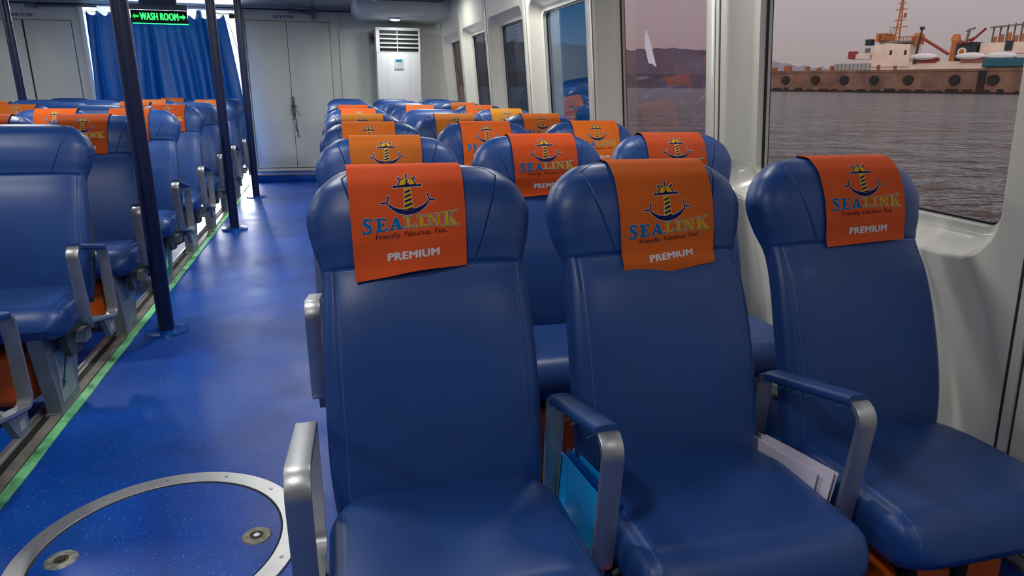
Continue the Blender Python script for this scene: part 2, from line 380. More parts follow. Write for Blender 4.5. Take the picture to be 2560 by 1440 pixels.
# rope
pts = [(-.49, YW - .045, 1.0 - .02 * i) for i in range(12)] + [(-.475 + .012 * math.sin(i), YW - .045, .76 - .022 * i) for i in range(10)] + [(-.45, YW - .045, .53), (-.46, YW - .045, .60), (-.485, YW - .045, .72)]
rope = MB().tube(pts, .005, n=6)
rope.tube([(-.49, YW - .045, .95), (-.44, YW - .05, .85), (-.42, YW - .05, .80)], .003, n=5)
rope.tube([(-.49, YW - .045, .97), (-.52, YW - .05, .90), (-.53, YW - .05, .82)], .003, n=5)
tag(rope.build('rope', mat('grey_rope', srgb(70, 66, 58), .9, noise=.3, nscale=60)), 'dirty rope loop hanging from the latch of the white double door', 'rope')
def sign_plate(name, txt, cx, y, cz, w_, h_, tw, th, base, ink, bold=0, extra=None):
    s = MB(); s.box(cx - w_ / 2, cx + w_ / 2, y - .004, y, cz - h_ / 2, cz + h_ / 2, 0, bev=.001)
    V, F = text_polys(txt, tw, th, bold); [s.add([(cx + v[0] + dx_, y - .0052, cz + v[1]) for v in V], F, 1) for dx_ in (-.0012, .0012)]
    return s.build(name, [base, ink], smooth=False, fix=False)
PLATE = mat('sign_plate', srgb(196, 200, 206), .4); INK = mat('sign_ink', srgb(30, 34, 60), .5)
tag(sign_plate('door_sign', 'DECK STORE', -.53, YW - .001, 2.02, .30, .062, .245, .032, PLATE, INK), 'small white sign reading DECK STORE above the right double door', 'sign')
tag(sign_plate('door_sign', 'ENGINE STORE', -3.47, YW - .001, 1.955, .36, .066, .30, .036, PLATE, INK), 'small white sign ending in STORE above the left double door', 'sign')
# small alarm plate beside the air conditioner
al = MB(); al.box(.52, .60, YW - .02, YW, 1.73, 1.85, 0, bev=.004); al.cyl((.565, YW - .03, 1.79), (.565, YW - .018, 1.79), .03, m=1); al.box(.55, .59, YW - .045, YW - .018, 1.62, 1.70, 2, bev=.006)
tag(al.build('call_point', [mat('plate_beige', srgb(150, 130, 128), .5), mat('plate_red', srgb(110, 50, 44), .5), ACW]), 'small reddish alarm call point on the far wall beside the air conditioner', 'alarm')
# curtain rod with wire, wall bracket, cables
rd = MB(); rd.tube([(-3.3, YW - .12, 2.055), (-2.6, YW - .12, 2.06)], .014); rd.cyl((-3.33, YW - .15, 2.055), (-3.24, YW - .09, 2.055), .03)
rd.box(-3.3, -3.25, YW - .13, YW, 2.04, 2.07)
tag(rd.build('pipe', mat('grey_pipe', srgb(96, 98, 98), .4)), 'short grey pipe fixed under the ceiling left of the curtain', 'pipe')
br = MB(); br.tube([(-.42, YW - .1, 2.085), (-.16, YW - .1, 2.06)], .014); br.cyl((-.46, YW - .1, 2.09), (-.38, YW - .1, 2.082), .026); br.box(-.19, -.15, YW - .13, YW, 2.0, CEIL + .0)
tag(br.build('wall_bracket', MATS['grey_pipe']), 'dark door closer arm on the far wall near the DECK STORE sign', 'door closer')
cb = MB(); cb.tube([(-4.6, YW - .04, 2.075), (-3.2, YW - .035, 2.085), (-1.0, YW - .04, 2.10), (-.3, YW - .04, 2.10), (.3, YW - .04, 2.10)], .008, n=6)
tag(cb.build('cable', BLKP), 'thin dark cable running along the top of the far wall', 'cable')
cb = MB(); cb.tube([(-1.24, YW - .1, 1.99), (-1.16, YW - .12, 1.88), (-1.12, YW - .12, 1.70), (-1.10, YW - .11, 1.62)], .004, n=5); cb.tube([(-1.35, YW - .1, 2.04), (-1.24, YW - .1, 2.02), (-1.12, YW - .1, 2.03)], .005, n=5)
cb.box(-1.16, -1.08, YW - .12, YW - .03, 1.97, 2.03)
tag(cb.build('cable', BLKP), 'loose wires hanging at the right end of the curtain line', 'cable')

# soffit (rounded moulding above the air conditioner) with vent and lamp
sf = MB(); prof = []
for (y, z) in ((8.35, CEIL + .01), (8.36, 2.10), (8.44, 2.02), (8.6, 1.985), (9.4, 1.985), (9.62, 1.985), (9.62, CEIL + .01)): prof.append((y, z))
rings = []
for (x, sc) in ((.30, 0), (.305, .35), (.34, .72), (.42, .95), (.52, 1), (1.0, 1), (1.42, 1)):
    rings.append([(x, 8.35 + (y - 8.35) * (1 if y > 9 else .5 + .5 * sc) + (1 - sc) * .1 * (y < 9), CEIL + .01 - (CEIL + .01 - z) * sc) for (y, z) in prof])
sf.loft(rings, cap=True); sf.build('trim_4', WHITEC, kind='structure')
hat = MB().box(.55, 1.30, 7.55, 8.33, CEIL - .012, CEIL + .0, 0); hat.box(.50, 1.36, 7.5, 7.55, CEIL - .02, CEIL, 1); hat.box(.5, .55, 7.5, 8.35, CEIL - .02, CEIL, 1)
hat.build('trim_5', [mat('opening_shade', srgb(24, 25, 28), .7), WHITEC], kind='structure')  # dark panel paints the shade inside the open ceiling hatch
vt = MB(); vt.box(.63, 1.10, 8.50, 8.62, 1.985, 2.055, 0, bev=.008); vt.box(.63, 1.10, 8.49, 8.50, 2.005, 2.045, 0); vt.tube([(.80, 8.485, 2.03), (.9, 8.48, 2.035), (1.0, 8.485, 2.03)], .003, m=1, n=5)
tag(vt.build('ceiling_vent', [WHITEC, BLKP]), 'white box vent on the ceiling moulding above the air conditioner', 'vent')
# LED lamps
def lamp(x, y, z, label, grp='round ceiling lamps'):
    r = empty('ceiling_lamp', (x, y, z)); tag(r, label, 'ceiling lamp', grp)
    q = MB().cyl((0, 0, -.022), (0, 0, 0), .072, .085, n=32); q.build('lamp_rim', ACW, parent=r)
    q = MB().cyl((0, 0, -.030), (0, 0, -.020), .052, .060, n=32); q.build('lamp_lens', LAMPON, parent=r)
    return r
lamp(.80, 8.85, 1.985, 'small glowing round ceiling lamp above the air conditioner')
for (x, y, e) in LAMPS: lamp(x, y, CEIL, 'round white ceiling lamp overhead, above the top edge of the photo')
ld = bpy.data.lights.new('ceiling_lamp_light', 'AREA'); ld.shape = 'DISK'; ld.size = .12; ld.energy = 5; ld.color = (.95, .98, 1)
lo = bpy.data.objects.new('ceiling_lamp_light', ld); COL.objects.link(lo); lo.location = (.80, 8.85, 1.945)

# seat rails + glowing tape
ra = MB()
ra.box(-1.155, -1.140, YB, YW - .6, 0, .016, 0, bev=.003); ra.box(-1.140, -1.128, YB, YW - .6, 0, .006, 0); ra.box(-1.128, -1.098, YB, YW - .6, 0, .004, 1); ra.box(-1.098, -1.060, YB, YW - .6, 0, .010, 2, bev=.002)
ra = ra.build('seat_rail', [ALU, mat('rail_groove', srgb(24, 22, 18), .7), mat('rail_grey', srgb(120, 118, 112), .5, noise=.3, nscale=10)])
tag(ra, 'aluminium floor rail with a dark groove beside the green aisle tape', 'rail')
ra = MB(); ra.box(1.465, 1.475, YB, 9.1, .15, .160, 0); ra.box(1.475, 1.505, YB, 9.1, .15, .156, 0); ra.box(1.505, 1.512, YB, 9.1, .15, .152, 1); ra.box(1.512, 1.545, YB, 9.1, .15, .158, 0, bev=.002)
tag(ra.build('seat_rail', [LEGM, MATS['rail_groove']]), 'grey floor rail along the window wall at the bottom right corner', 'rail')
# tape with torn, scuffed edge
m = MATS['photoluminescent_tape']; n = m.node_tree; t = n.nodes.new('ShaderNodeTexCoord'); q = n.nodes.new('ShaderNodeTexNoise'); q.inputs['Scale'].default_value = 9; q.inputs['Detail'].default_value = 8; n.links.new(t.outputs['Object'], q.inputs['Vector'])
r = n.nodes.new('ShaderNodeValToRGB'); r.color_ramp.elements[0].position = .30; r.color_ramp.elements[0].color = srgb(40, 130, 80); r.color_ramp.elements[1].position = .46; r.color_ramp.elements[1].color = srgb(128, 214, 148); n.links.new(q.outputs[0], r.inputs[0]); n.links.new(r.outputs[0], n.nodes['Principled BSDF'].inputs['Base Color'])
tp = MB(); L = 420; vs = []; fs = []
for i in range(L + 1):
    y = YB + (8.35 - YB) * i / L; e1 = random.uniform(-.0008, .0008) * (2 if random.random() < .15 else 1) + .0012 * math.sin(i * .31)
    vs += [(-1.056, y, .0108 if False else .004), (-1.056, y, .006), (-1.023 + e1, y, .003), (-1.023 + e1, y, 0)]
for i in range(L):
    for k in range(3): fs.append((i * 4 + k, i * 4 + k + 1, i * 4 + k + 5, i * 4 + k + 4))
tp.add(vs, fs); tag(tp.build('floor_tape', TAPE, smooth=False), 'long pale green tape strip along the left edge of the aisle', 'tape')

# floor hatch
ht = empty('floor_hatch', (-.527, 1.742, 0)); tag(ht, 'round blue floor hatch with a wide aluminium ring in the aisle', 'hatch')
def annulus(r0, r1, z0, z1, n=96):
    rings = []
    for (r, z) in ((r0, z0), (r0, z1 - .001), (r0 + .001, z1), (r1 - .003, z1), (r1, z0)): rings.append([(r * math.cos(2 * PI * k / n), r * math.sin(2 * PI * k / n), z) for k in range(n)])
    v = [p for R in rings for p in R]; f = []
    for i in range(len(rings) - 1):
        for k in range(n): f.append((i * n + k, i * n + (k + 1) % n, (i + 1) * n + (k + 1) % n, (i + 1) * n + k))
    return v, f
a = MB(); a.add(*annulus(.314, .370, .0, .006)); a.build('hatch_ring', ALU, parent=ht)
a = MB(); a.add(*annulus(.308, .314, .0, .0015)); a.build('hatch_gap', SEAMD, parent=ht)
a = MB().cyl((0, 0, 0), (0, 0, .003), .3085, n=96); a.build('hatch_lid', FLOORM, parent=ht)
for k in range(12):
    an = 2 * PI * (k + .3) / 12
    a = MB().cyl((.342 * math.cos(an), .342 * math.sin(an), .0055), (.342 * math.cos(an), .342 * math.sin(an), .0075), .006, .005, n=14, m=0); a.box(.342 * math.cos(an) - .004, .342 * math.cos(an) + .004, .342 * math.sin(an) - .0008, .342 * math.sin(an) + .0008, .0074, .0078, 1)
    a.build('screw', [ALU, SEAMD], parent=ht)
for kx, ky, bright in ((-.243, .005, 0), (.246, -.012, 1)):
    a = MB(); v, f = annulus(.018, .040, .003, .006, 40); a.add([(x + kx, y + ky, z) for x, y, z in v], f, 0)
    a.cyl((kx, ky, .003), (kx, ky, .004), .019, m=1, n=32); a.cyl((kx, ky, .004), (kx, ky, .0075), .010, .009, m=2 if bright else 1, n=6)
    a.build('hatch_lock', [mat('worn_lock_%d' % bright, srgb(150, 150, 142) if not bright else srgb(120, 118, 104), .5, metal=.4, noise=.5, nscale=60), mat('lock_hole_brown_%d' % bright, srgb(58, 50, 40), .7, noise=.4, nscale=80), ALU], parent=ht)  # dark brown mottled disc fills the lock hole

FLANGE = mat('blue_gloss_paint', srgb(8, 72, 160), .18, coat=.4)
# handrail poles
def pole(x, y, label):
    r = empty('handrail_pole', (x, y, 0)); tag(r, label, 'pole', 'navy poles')
    q = MB().cyl((0, 0, .008), (0, 0, CEIL), .037, n=32); q.build('pole_tube', NAVYP, parent=r)
    q = MB().cyl((0, 0, 0), (0, 0, .009), .108, .104, n=40); q.cyl((0, 0, .009), (0, 0, .013), .098, .060, n=40); q.build('floor_flange', FLANGE, parent=r)
pole(-.889, 3.564, 'navy blue pole standing nearest in the aisle, with a round floor flange')
pole(-.889, 6.183, 'second navy blue pole along the aisle, in front of the curtain')
pole(-.884, 7.97, 'farthest navy blue pole beside the DECK STORE door')
pole(-3.04, 8.12, 'dark navy pole at the far left in front of the engine store door')

# curtain
cu = MB(); nx, nzv = 260, 46; vs = []; fs = []
top = lambda s: 2.015 - .05 * math.sin(PI * ((s * 11) % 1)) ** 2 - .02 * math.sin(PI * s)
for i in range(nx + 1):
    s = i / nx
    for jn in range(nzv + 1):
        tt = jn / nzv
        xt = -2.74 + 1.52 * s; xb = -2.80 + 1.79 * s
        x = xt + (xb - xt) * tt ** .8
        zb = .40 - .22 * max(0, (s - .9) / .1)
        z = top(s) * (1 - tt) + zb * tt
        if jn == 0 and .80 < s < .84: z += .05
        amp = (.020 + .038 * min(1, tt * 1.6)) * (.75 + .45 * math.sin(s * 23 + 1) * math.sin(s * 9.3))
        ph = s * 2 * PI * 12 + 1.9 * math.sin(s * 9) + 1.1 * math.sin(tt * 2.6 + s * 14) + .8 * math.sin(s * 31)
        y = YW - .13 + amp * math.sin(ph) + .018 * math.sin(ph * .37 + tt * 3) - .10 * tt * (s > .0) * (.3 + .7 * s)
        x += .010 * math.cos(ph)
        vs.append((x, y, z))
for i in range(nx):
    for jn in range(nzv): a = i * (nzv + 1) + jn; fs.append((a, a + 1, a + nzv + 2, a + nzv + 1))
ct = empty('curtain', (0, 0, 0)); tag(ct, 'pleated blue satin curtain hanging across the doorway under the WASH ROOM sign', 'curtain')
cu.add(vs, fs); cu.build('curtain_cloth', CURT, parent=ct, angle=80, fix=False)
for k in range(12):
    s = (k + .0) / 11; x = -2.73 + 1.49 * s; v, f = annulus(.008, .015, 0, .004, 16)
    q = MB(); q.add([(x + a0, YW - .165 - c0, top(.0) - .03 + b0) for a0, b0, c0 in v], f); q.build('eyelet', ALU, parent=ct)
cw = MB().tube([(-2.8, YW - .13, 2.01), (-2.3, YW - .13, 1.985), (-1.6, YW - .13, 1.985), (-1.04, YW - .13, 2.02)], .003, n=6); cw.build('curtain_wire', ALU, parent=ct)
# WASH ROOM sign
sg = empty('wash_room_sign', (-1.885, 9.2, 1.944)); tag(sg, 'black illuminated WASH ROOM sign with green letters and arrows above the curtain', 'sign')
b_ = MB(); b_.box(-.30, .30, -.02, .02, -.072, .068, 0, bev=.003); b_.build('sign_board', BLKP, parent=sg)
h_ = MB(); h_.box(-.31, .31, -.03, .03, .072, .135, 0, bev=.006); h_.box(-.2, .2, -.02, .02, .13, .19, 0); h_.build('sign_housing', LEGM, parent=sg)
GLOW = mat('green_glow', (0, .1, .02), .5, emit=(.02, 1.0, .10), estr=3.2); GLOW2 = mat('dim_green_glow', (0, .1, .02), .5, emit=(.02, 1.0, .10), estr=.9)
l_ = MB(); V, F = text_polys('WASH ROOM', .405, .078, 0, 1.06)
for dx_ in (-.0035, -.001, .001, .0035): l_.add([(v[0] + dx_, -.0215, v[1]) for v in V], F, 0)
for sgn in (-1, 1):
    A = [(.285, 0), (.255, .030), (.255, .012), (.215, .012), (.215, -.012), (.255, -.012), (.255, -.030)]
    l_.add([(sgn * a0, -.0215, b0) for a0, b0 in A], [tuple(range(7))[::sgn]], 1 if sgn < 0 else 0)
l_.build('sign_lettering', [GLOW, GLOW2], parent=sg, smooth=False, fix=False)
e_ = MB(); e_.box(-.29, .30, -.012, .012, -.080, -.073, 0); e_.build('sign_light_leak', mat('green_strip', (0, .3, .05), .5, emit=(.02, 1, .12), estr=5), parent=sg)  # emissive strip stands in for light leaking under the sign

# air conditioner
ac = empty('air_conditioner', (.86, 9.2, .085)); tag(ac, 'tall white floor standing air conditioner in the far right corner', 'air conditioner')
H_ = 1.815; W_ = .555
q = MB(); q.box(-W_ / 2, W_ / 2, .0, .33, 0, H_ - .29, 0, bev=.008); q.box(-W_ / 2, W_ / 2, .03, .33, H_ - .30, H_, 0, bev=.008)
q.box(-W_ / 2 + .0005, -W_ / 2 + .045, -.0005, .05, H_ - .2895, H_ - .001, 0); q.box(W_ / 2 - .02, W_ / 2 - .0005, -.0005, .05, H_ - .2895, H_ - .001, 0); q.box(-W_ / 2 - .001, W_ / 2 + .001, -.002, .05, H_ - .035, H_ + .001, 0, bev=.003)
q.build('cabinet', ACW, parent=ac)
MB().box(-W_ / 2 + .045, W_ / 2 - .02, .026, .032, H_ - .285, H_ - .035).build('outlet_recess', ACD, parent=ac)
for k in range(4):
    zc = H_ - .08 - k * .052
    q = MB(); q.box(-W_ / 2 + .03, W_ / 2 - .02, -.002, .024, zc - .010, zc + .006, 0, bev=.003, rot=Matrix.Rotation(math.radians(14), 4, 'X')); q.build('louver', ACW, parent=ac)
for xx in (-.01,): MB().box(xx - .004, xx + .004, .008, .026, H_ - .285, H_ - .035).build('louver_bar', ACW, parent=ac)
q = MB(); q.box(-.145, -.143, -.002, .0, .06, H_ - .31, 0); q.box(.135, .137, -.002, 0, .06, H_ - .31, 0); q.box(-W_ / 2, W_ / 2, -.002, 0, H_ - .302, H_ - .299, 0); q.build('panel_line', mat('faint_line', srgb(170, 174, 176), .5), parent=ac)
cp = MB(); cp.box(-.06, .055, -.016, 0, H_ - .50, H_ - .36, 0, bev=.004); cp = cp.build('control_panel', ACW, parent=ac)
q = MB(); q.box(-.048, .046, -.0185, -.0155, H_ - .42, H_ - .375, 0); q.box(-.038, .036, -.0195, -.018, H_ - .41, H_ - .385, 1)
q.box(.02, .034, -.0185, -.0155, H_ - .440, H_ - .434, 2); q.box(-.01, .0, -.0185, -.0155, H_ - .452, H_ - .444, 2); q.build('display', [mat('display_light', srgb(150, 200, 215), .3), mat('display_teal', srgb(20, 120, 150), .3), INK], parent=cp)

# ================================================================== the seat
T_ = [0, .03, .07, .3, .5, .65, .72, .745, .80, .87, .93, .965, .985, 1.0]
SY = [-.282, -.278, -.272, -.243, -.198, -.152, -.120, -.110, -.085, -.058, -.040, -.030, -.026, -.024]
SZ = [.345, .365, .390, .520, .660, .770, .822, .838, .880, .935, .982, 1.014, 1.034, 1.044]
DF = [.030, .044, .050, .054, .052, .048, .046, .050, .068, .076, .070, .056, .036, .004]
DB = [.020, .028, .032, .034, .034, .034, .036, .037, .042, .046, .044, .036, .024, .003]
WD = [.185, .208, .215, .222, .221, .216, .212, .214, .228, .238, .222, .192, .158, .095]
def H3(xs, ys, x):
    xs = np.array(xs); ys = np.array(ys); dx = np.diff(xs); dl = np.diff(ys) / dx
    mm_ = np.zeros(len(xs)); mm_[0] = dl[0]; mm_[-1] = dl[-1]
    for i in range(1, len(xs) - 1):
        mm_[i] = 0 if dl[i - 1] * dl[i] <= 0 else (dx[i - 1] + dx[i]) / (dx[i] / dl[i] + dx[i - 1] / dl[i - 1]) * 1.0
        if dl[i - 1] * dl[i] > 0:
            w1 = 2 * dx[i] + dx[i - 1]; w2 = dx[i] + 2 * dx[i - 1]; mm_[i] = (w1 + w2) / (w1 / dl[i - 1] + w2 / dl[i])
    i = int(np.clip(np.searchsorted(xs, x) - 1, 0, len(dx) - 1)); h = dx[i]; s = (x - xs[i]) / h
    return float((2 * s**3 - 3 * s**2 + 1) * ys[i] + (s**3 - 2 * s**2 + s) * h * mm_[i] + (-2 * s**3 + 3 * s**2) * ys[i + 1] + (s**3 - s**2) * h * mm_[i + 1])
def spine(t):
    y, z = H3(T_, SY, t), H3(T_, SZ, t); e = .004; t0, t1 = max(0, t - e), min(1, t + e)
    ty, tz = H3(T_, SY, t1) - H3(T_, SY, t0), H3(T_, SZ, t1) - H3(T_, SZ, t0); l = math.hypot(ty, tz)
    return y, z, -tz / l, ty / l      # normal pointing to the front
SEAM_T = .738
ts = sorted(set([i / 60 for i in range(0, 44)] + [SEAM_T + d for d in (-.012, -.008, -.004, 0, .004, .008, .012)] + [.76 + .24 * (1 - (1 - i / 30) ** 1.8) for i in range(31)]))
bk = MB(); rings = []
UQ = sorted(set([round(v, 5) for v in list(np.linspace(0, .47, 34)) + [.480, .487, .492, .496, .5, .504, .508, .513, .520] + list(np.linspace(.53, .86, 26))] + [.875, .885, .892, .90, .908, .915, .925, .94, .955, .968, .980, .989, .995, .9985]))
UF = [-u for u in UQ[::-1] if u > 0] + UQ
for t in ts:
    y0, z0, ny, nz_ = spine(t); wd = H3(T_, WD, t); df = H3(T_, DF, t); db = H3(T_, DB, t); ring = []
    xs_ = .098 + .070 * min(1, max(0, (t - SEAM_T)) / .25) ** .8
    us = min(.86, xs_ / wd) if t > SEAM_T else .098 / wd
    ub = min(.905, .190 / wd)
    for u in UF:       # front side, left to right
        a = abs(u)
        if a < .5: v = a * us / .5
        elif a < .9: v = us + (a - .5) * (ub - us) / .4 if ub > us else us + (a - .5) * (1 - us) / .5
        else: v = ub + (a - .9) * (1 - ub) / .1 if ub > us else us + (a - .5) * (1 - us) / .5
        x = math.copysign(wd * v, u); ca = v ** 2.1; dd = math.sqrt(max(0, 1 - ca * ca)) ** (2 / 3.0)
        n_ = df * dd - .005 * math.exp(-((t - SEAM_T) / .0045) ** 2) * dd
        if t > SEAM_T:
            n_ -= .0036 * math.exp(-((a - .5) / .0065) ** 2) * min(1, (t - SEAM_T) / .01)
            n_ += .0014 * math.exp(-((abs(x) - wd * .97) / .016) ** 2) * math.exp(-((t - .83) / .05) ** 2) * math.sin(t * 330)
        else:
            n_ -= .0024 * math.exp(-((a - .9) / .009) ** 2) + .006 * (1 - v * v) * math.exp(-((t - .35) / .25) ** 2)
        ring.append((x, y0 + n_ * ny, z0 + n_ * nz_))
    for k in range(0, 41):     # rear side, right to left
        a = PI * k / 40; ca, sa = math.cos(a), math.sin(a)
        ring.append((wd * math.copysign(abs(ca) ** (2 / 4.2), ca), y0 - db * sa ** (2 / 3.0) * ny, z0 - db * sa ** (2 / 3.0) * nz_))
    rings.append(ring)
# concentrate vertices around the seams is handled by the angular density; close
bk.loft(rings, cap=True)
CM_ = {}
def make_seat(side=1, arm=True, pad=True, leg=True, cushion_leg=True, name='passenger_seat'):
    """side=+1: armrest on the -x side, -1: armrest on the +x side. origin: floor under the row line"""
    r = empty(name)
    if 'back' not in CM_:
        CM_['back'] = bk.build('backrest', BACKMAT, angle=60).data
        bpy.data.objects.remove(bpy.data.objects['backrest'])
        # rear shell
        sh = MB(); rr_ = []
        for t in [i / 20 * .78 for i in range(21)]:
            y0, z0, ny, nz_ = spine(t); wd = .205 - .02 * max(0, t - .5); ex = .085 * math.sin(PI * min(1, max(0, (t - .04) / .64))) ** .7; rr_.append([(x * wd, y0 - (.030 + dn) * ny - .0 , z0 - (.030 + dn) * nz_) for x, dn in ((-1, -.012), (-.97, .004), (-.6, .02), (.6, .02), (1 + ex, .004), (1.03 + ex, -.012), (.9, -.014), (-.9, -.014))])
        sh.loft(rr_); CM_['shell'] = sh.build('back_shell', SHELL).data; bpy.data.objects.remove(bpy.data.objects['back_shell'])
        # cushion
        cs = MB(); R = []; NC = 72
        for i in range(41):
            s = i / 40; yy = -.685 + .435 * s
            fr_ = max(0, 1 - s / .17); k = math.sqrt(max(0, 1 - fr_ ** 2.3)) if fr_ > 0 else 1
            bk_ = max(0, (s - .93) / .07); k2 = math.sqrt(max(.05, 1 - bk_ ** 2)); k = k * k2
            zt = .442 - .012 * s + .006 * math.sin(PI * s) - .022 * fr_ ** 2; zb = .305 + .02 * s + .03 * fr_
            zc_ = (zt + zb) / 2 - .012 * fr_; hz = (zt - zb) / 2 * max(.04, k); hw = .228 * (1 - .11 * (1 - k) - .14 * min(1, max(0, (s - .68) / .2)) ** 2) - .05 * max(0, fr_ - .25) ** 1.6
            ring = []
            for q_ in range(NC):
                a = 2 * PI * q_ / NC; ca, sa = math.cos(a), math.sin(a)
                x = hw * math.copysign(abs(ca) ** (2 / 6.5), ca); z = zc_ + hz * math.copysign(abs(sa) ** (2 / 3.6), sa)
                if sa > 0:
                    z -= .006 * (1 - (x / hw) ** 2) * math.sin(PI * s) - 0.0
                    z -= .0022 * math.exp(-((abs(x) - .204) / .004) ** 2)
                ring.append((x, yy, z))
            R.append(ring)
        cs.loft(R); CM_['cushion'] = cs.build('seat_cushion', SEATMAT, angle=60).data; bpy.data.objects.remove(bpy.data.objects['seat_cushion'])
        # armrest loop
        def loop(pts, rads, nseg=8):
            P = []
            N = len(pts)
            for i in range(N):
                p = Vector(pts[i]); a = (Vector(pts[i - 1]) - p).normalized(); b = (Vector(pts[(i + 1) % N]) - p).normalized()
                ang = a.angle(b); d = rads[i] / math.tan(ang / 2); c = p + (a + b).normalized() * (rads[i] / math.sin(ang / 2))
                s0 = p + a * d; s1 = p + b * d; v0 = s0 - c; v1 = s1 - c
                for k in range(nseg + 1):
                    tt = k / nseg; v = (v0 * (1 - tt) + v1 * tt).normalized() * rads[i]; P.append(c + v)
            return P
        C2 = [(-.555, .640), (-.232, .566), (-.222, .272), (-.528, .345)]
        path = loop(C2, [.035, .035, .03, .03])
        cen = sum(path, Vector((0, 0))) / len(path)
        ab = MB(); RR = []
        for i, p in enumerate(path):
            tg = (path[(i + 1) % len(path)] - path[i - 1]).normalized(); nrm = Vector((tg[1], -tg[0]))
            if (p - cen).dot(nrm) < 0: nrm = -nrm
            o_, i_ = p + nrm * .005, p - nrm * .005; hwid = .020
            RR.append([(-hwid, o_[0], o_[1]), (-hwid + .002, o_[0] + nrm[0] * .001, o_[1] + nrm[1] * .001), (hwid - .002, o_[0] + nrm[0] * .001, o_[1] + nrm[1] * .001), (hwid, o_[0], o_[1]), (hwid, i_[0], i_[1]), (-hwid, i_[0], i_[1])])
        n6 = 6; v = [q_ for R_ in RR for q_ in R_]; f = []
        for i in range(len(RR)):
            for k in range(n6): f.append((i * n6 + k, i * n6 + (k + 1) % n6, ((i + 1) % len(RR)) * n6 + (k + 1) % n6, ((i + 1) % len(RR)) * n6 + k))
        ab.add(v, f)
        CM_['arm'] = ab.build('armrest', ALU, angle=40).data; bpy.data.objects.remove(bpy.data.objects['armrest'])
        lk = MB(); lk.prism([(-.375, .300), (-.250, .270), (-.262, .222), (-.272, .212), (-.318, .212), (-.330, .222)], 'x', -.010, .010, 0); lk.box(.010, .0115, -.315, -.280, .230, .262, 1); lk.box(-.0115, -.010, -.315, -.280, .230, .262, 1); CM_['latch'] = lk.build('arm_latch', [LEGM, STICKP]).data; bpy.data.objects.remove(bpy.data.objects['arm_latch'])
        # pad sleeve
        pd = MB(); RR = []
        A_, B_ = Vector((-.525, .634)), Vector((-.262, .573)); tg = (B_ - A_).normalized(); nrm = Vector((-tg[1], tg[0]))
        for i in range(33):
            s = i / 32; c = A_ + (B_ - A_) * s; sc_ = 1 + .04 * math.sin(i * 1.9) + (.06 if i in (0, 32) else 0)
            RR.append([(.0245 * math.copysign(abs(math.cos(a)) ** .55, math.cos(a)) * sc_, c[0] + nrm[0] * .0115 * sc_ * math.copysign(abs(math.sin(a)) ** .6, math.sin(a)), c[1] + nrm[1] * .0115 * sc_ * math.copysign(abs(math.sin(a)) ** .6, math.sin(a))) for a in [2 * PI * k / 24 for k in range(24)]])
        pd.loft(RR); CM_['pad'] = pd.build('arm_pad', PADMAT).data; bpy.data.objects.remove(bpy.data.objects['arm_pad'])
        th = MB()
        for i in range(16):
            s = i / 15; c = A_ + (B_ - A_) * s; sx_ = .018
            dx = random.uniform(-.008, .008)
            th.tube([(-sx_, c[0], c[1] - .009), (-sx_ - .006 + dx, c[0] + .006, c[1] - .016), (-sx_ - .002 + dx, c[0] + .012, c[1] - .020 - random.random() * .006)], .0006, n=4)
        CM_['thread'] = th.build('frayed_thread', THREAD).data; bpy.data.objects.remove(bpy.data.objects['frayed_thread'])
        # hub, leg, beam
        hb = MB(); hex_ = [(-.495 + .095 * math.cos(math.radians(a)), .285 + .085 * math.sin(math.radians(a))) for a in (10, 50, 100, 170, 230, 300, 340)]
        hb.prism(hex_, 'x', -.013, .013); CM_['hub'] = hb.build('hub_cover', HUBM).data; bpy.data.objects.remove(bpy.data.objects['hub_cover'])
        lg = MB(); lg.prism([(-.655, .33), (-.34, .33), (-.350, .20), (-.405, .06), (-.41, .012), (-.60, .012), (-.603, .06)], 'x', -.025, .025); lg.prism([(-.61, .0), (-.40, .0), (-.40, .014), (-.61, .014)], 'x', -.03, .03)
        CM_['leg'] = lg.build('pedestal_leg', LEGM).data; bpy.data.objects.remove(bpy.data.objects['pedestal_leg'])
        bm2 = MB(); bm2.box(-.24, .24, -.50, -.44, .255, .300, 0); bm2.box(-.24, .24, -.36, -.32, .265, .305, 0); CM_['beam'] = bm2.build('support_beam', LEGM).data; bpy.data.objects.remove(bpy.data.objects['support_beam'])
        st = MB(); st.box(.0, .0015, -.575, -.435, .045, .245, 0); st.prism([(-.470, .205), (-.480, .215), (-.545, .125), (-.555, .132), (-.558, .092), (-.522, .108), (-.532, .117)], 'x', .0015, .0022, 1)
        CM_['sticker1'] = st.build('direction_sticker', [STICKP, GREEND]).data; bpy.data.objects.remove(bpy.data.objects['direction_sticker'])
        st = MB(); st.box(.0, .0015, -.575, -.435, .06, .245, 0); st.prism([(-.470, .21), (-.482, .22), (-.535, .145), (-.55, .16), (-.555, .10), (-.50, .112), (-.515, .125)], 'x', .0015, .0022, 1)
        CM_['sticker2'] = st.build('direction_sticker', [GREENB, PWHITE]).data; bpy.data.objects.remove(bpy.data.objects['direction_sticker'])
    def part(nm, key, parent, loc=(0, 0, 0)):
        o = bpy.data.objects.new(nm, CM_[key]); COL.objects.link(o); o.parent = parent; o.location = loc; return o
    part('backrest', 'back', r); part('back_shell', 'shell', r); part('seat_cushion', 'cushion', r, (0, 0, 0)); part('support_beam', 'beam', r)
    ax = -.26 * side
    if arm:
        a = part('armrest', 'arm', r, (ax, 0, 0)); part('arm_latch', 'latch', a)
        if pad: p_ = part('arm_pad', 'pad', a); part('frayed_thread', 'thread', p_)
    if leg:
        l = part('pedestal_leg', 'leg', r, (ax + side * .135, 0, 0)); part('hub_cover', 'hub', r, (ax + side * .070, 0, 0))
        l['_leg'] = 1
    return r
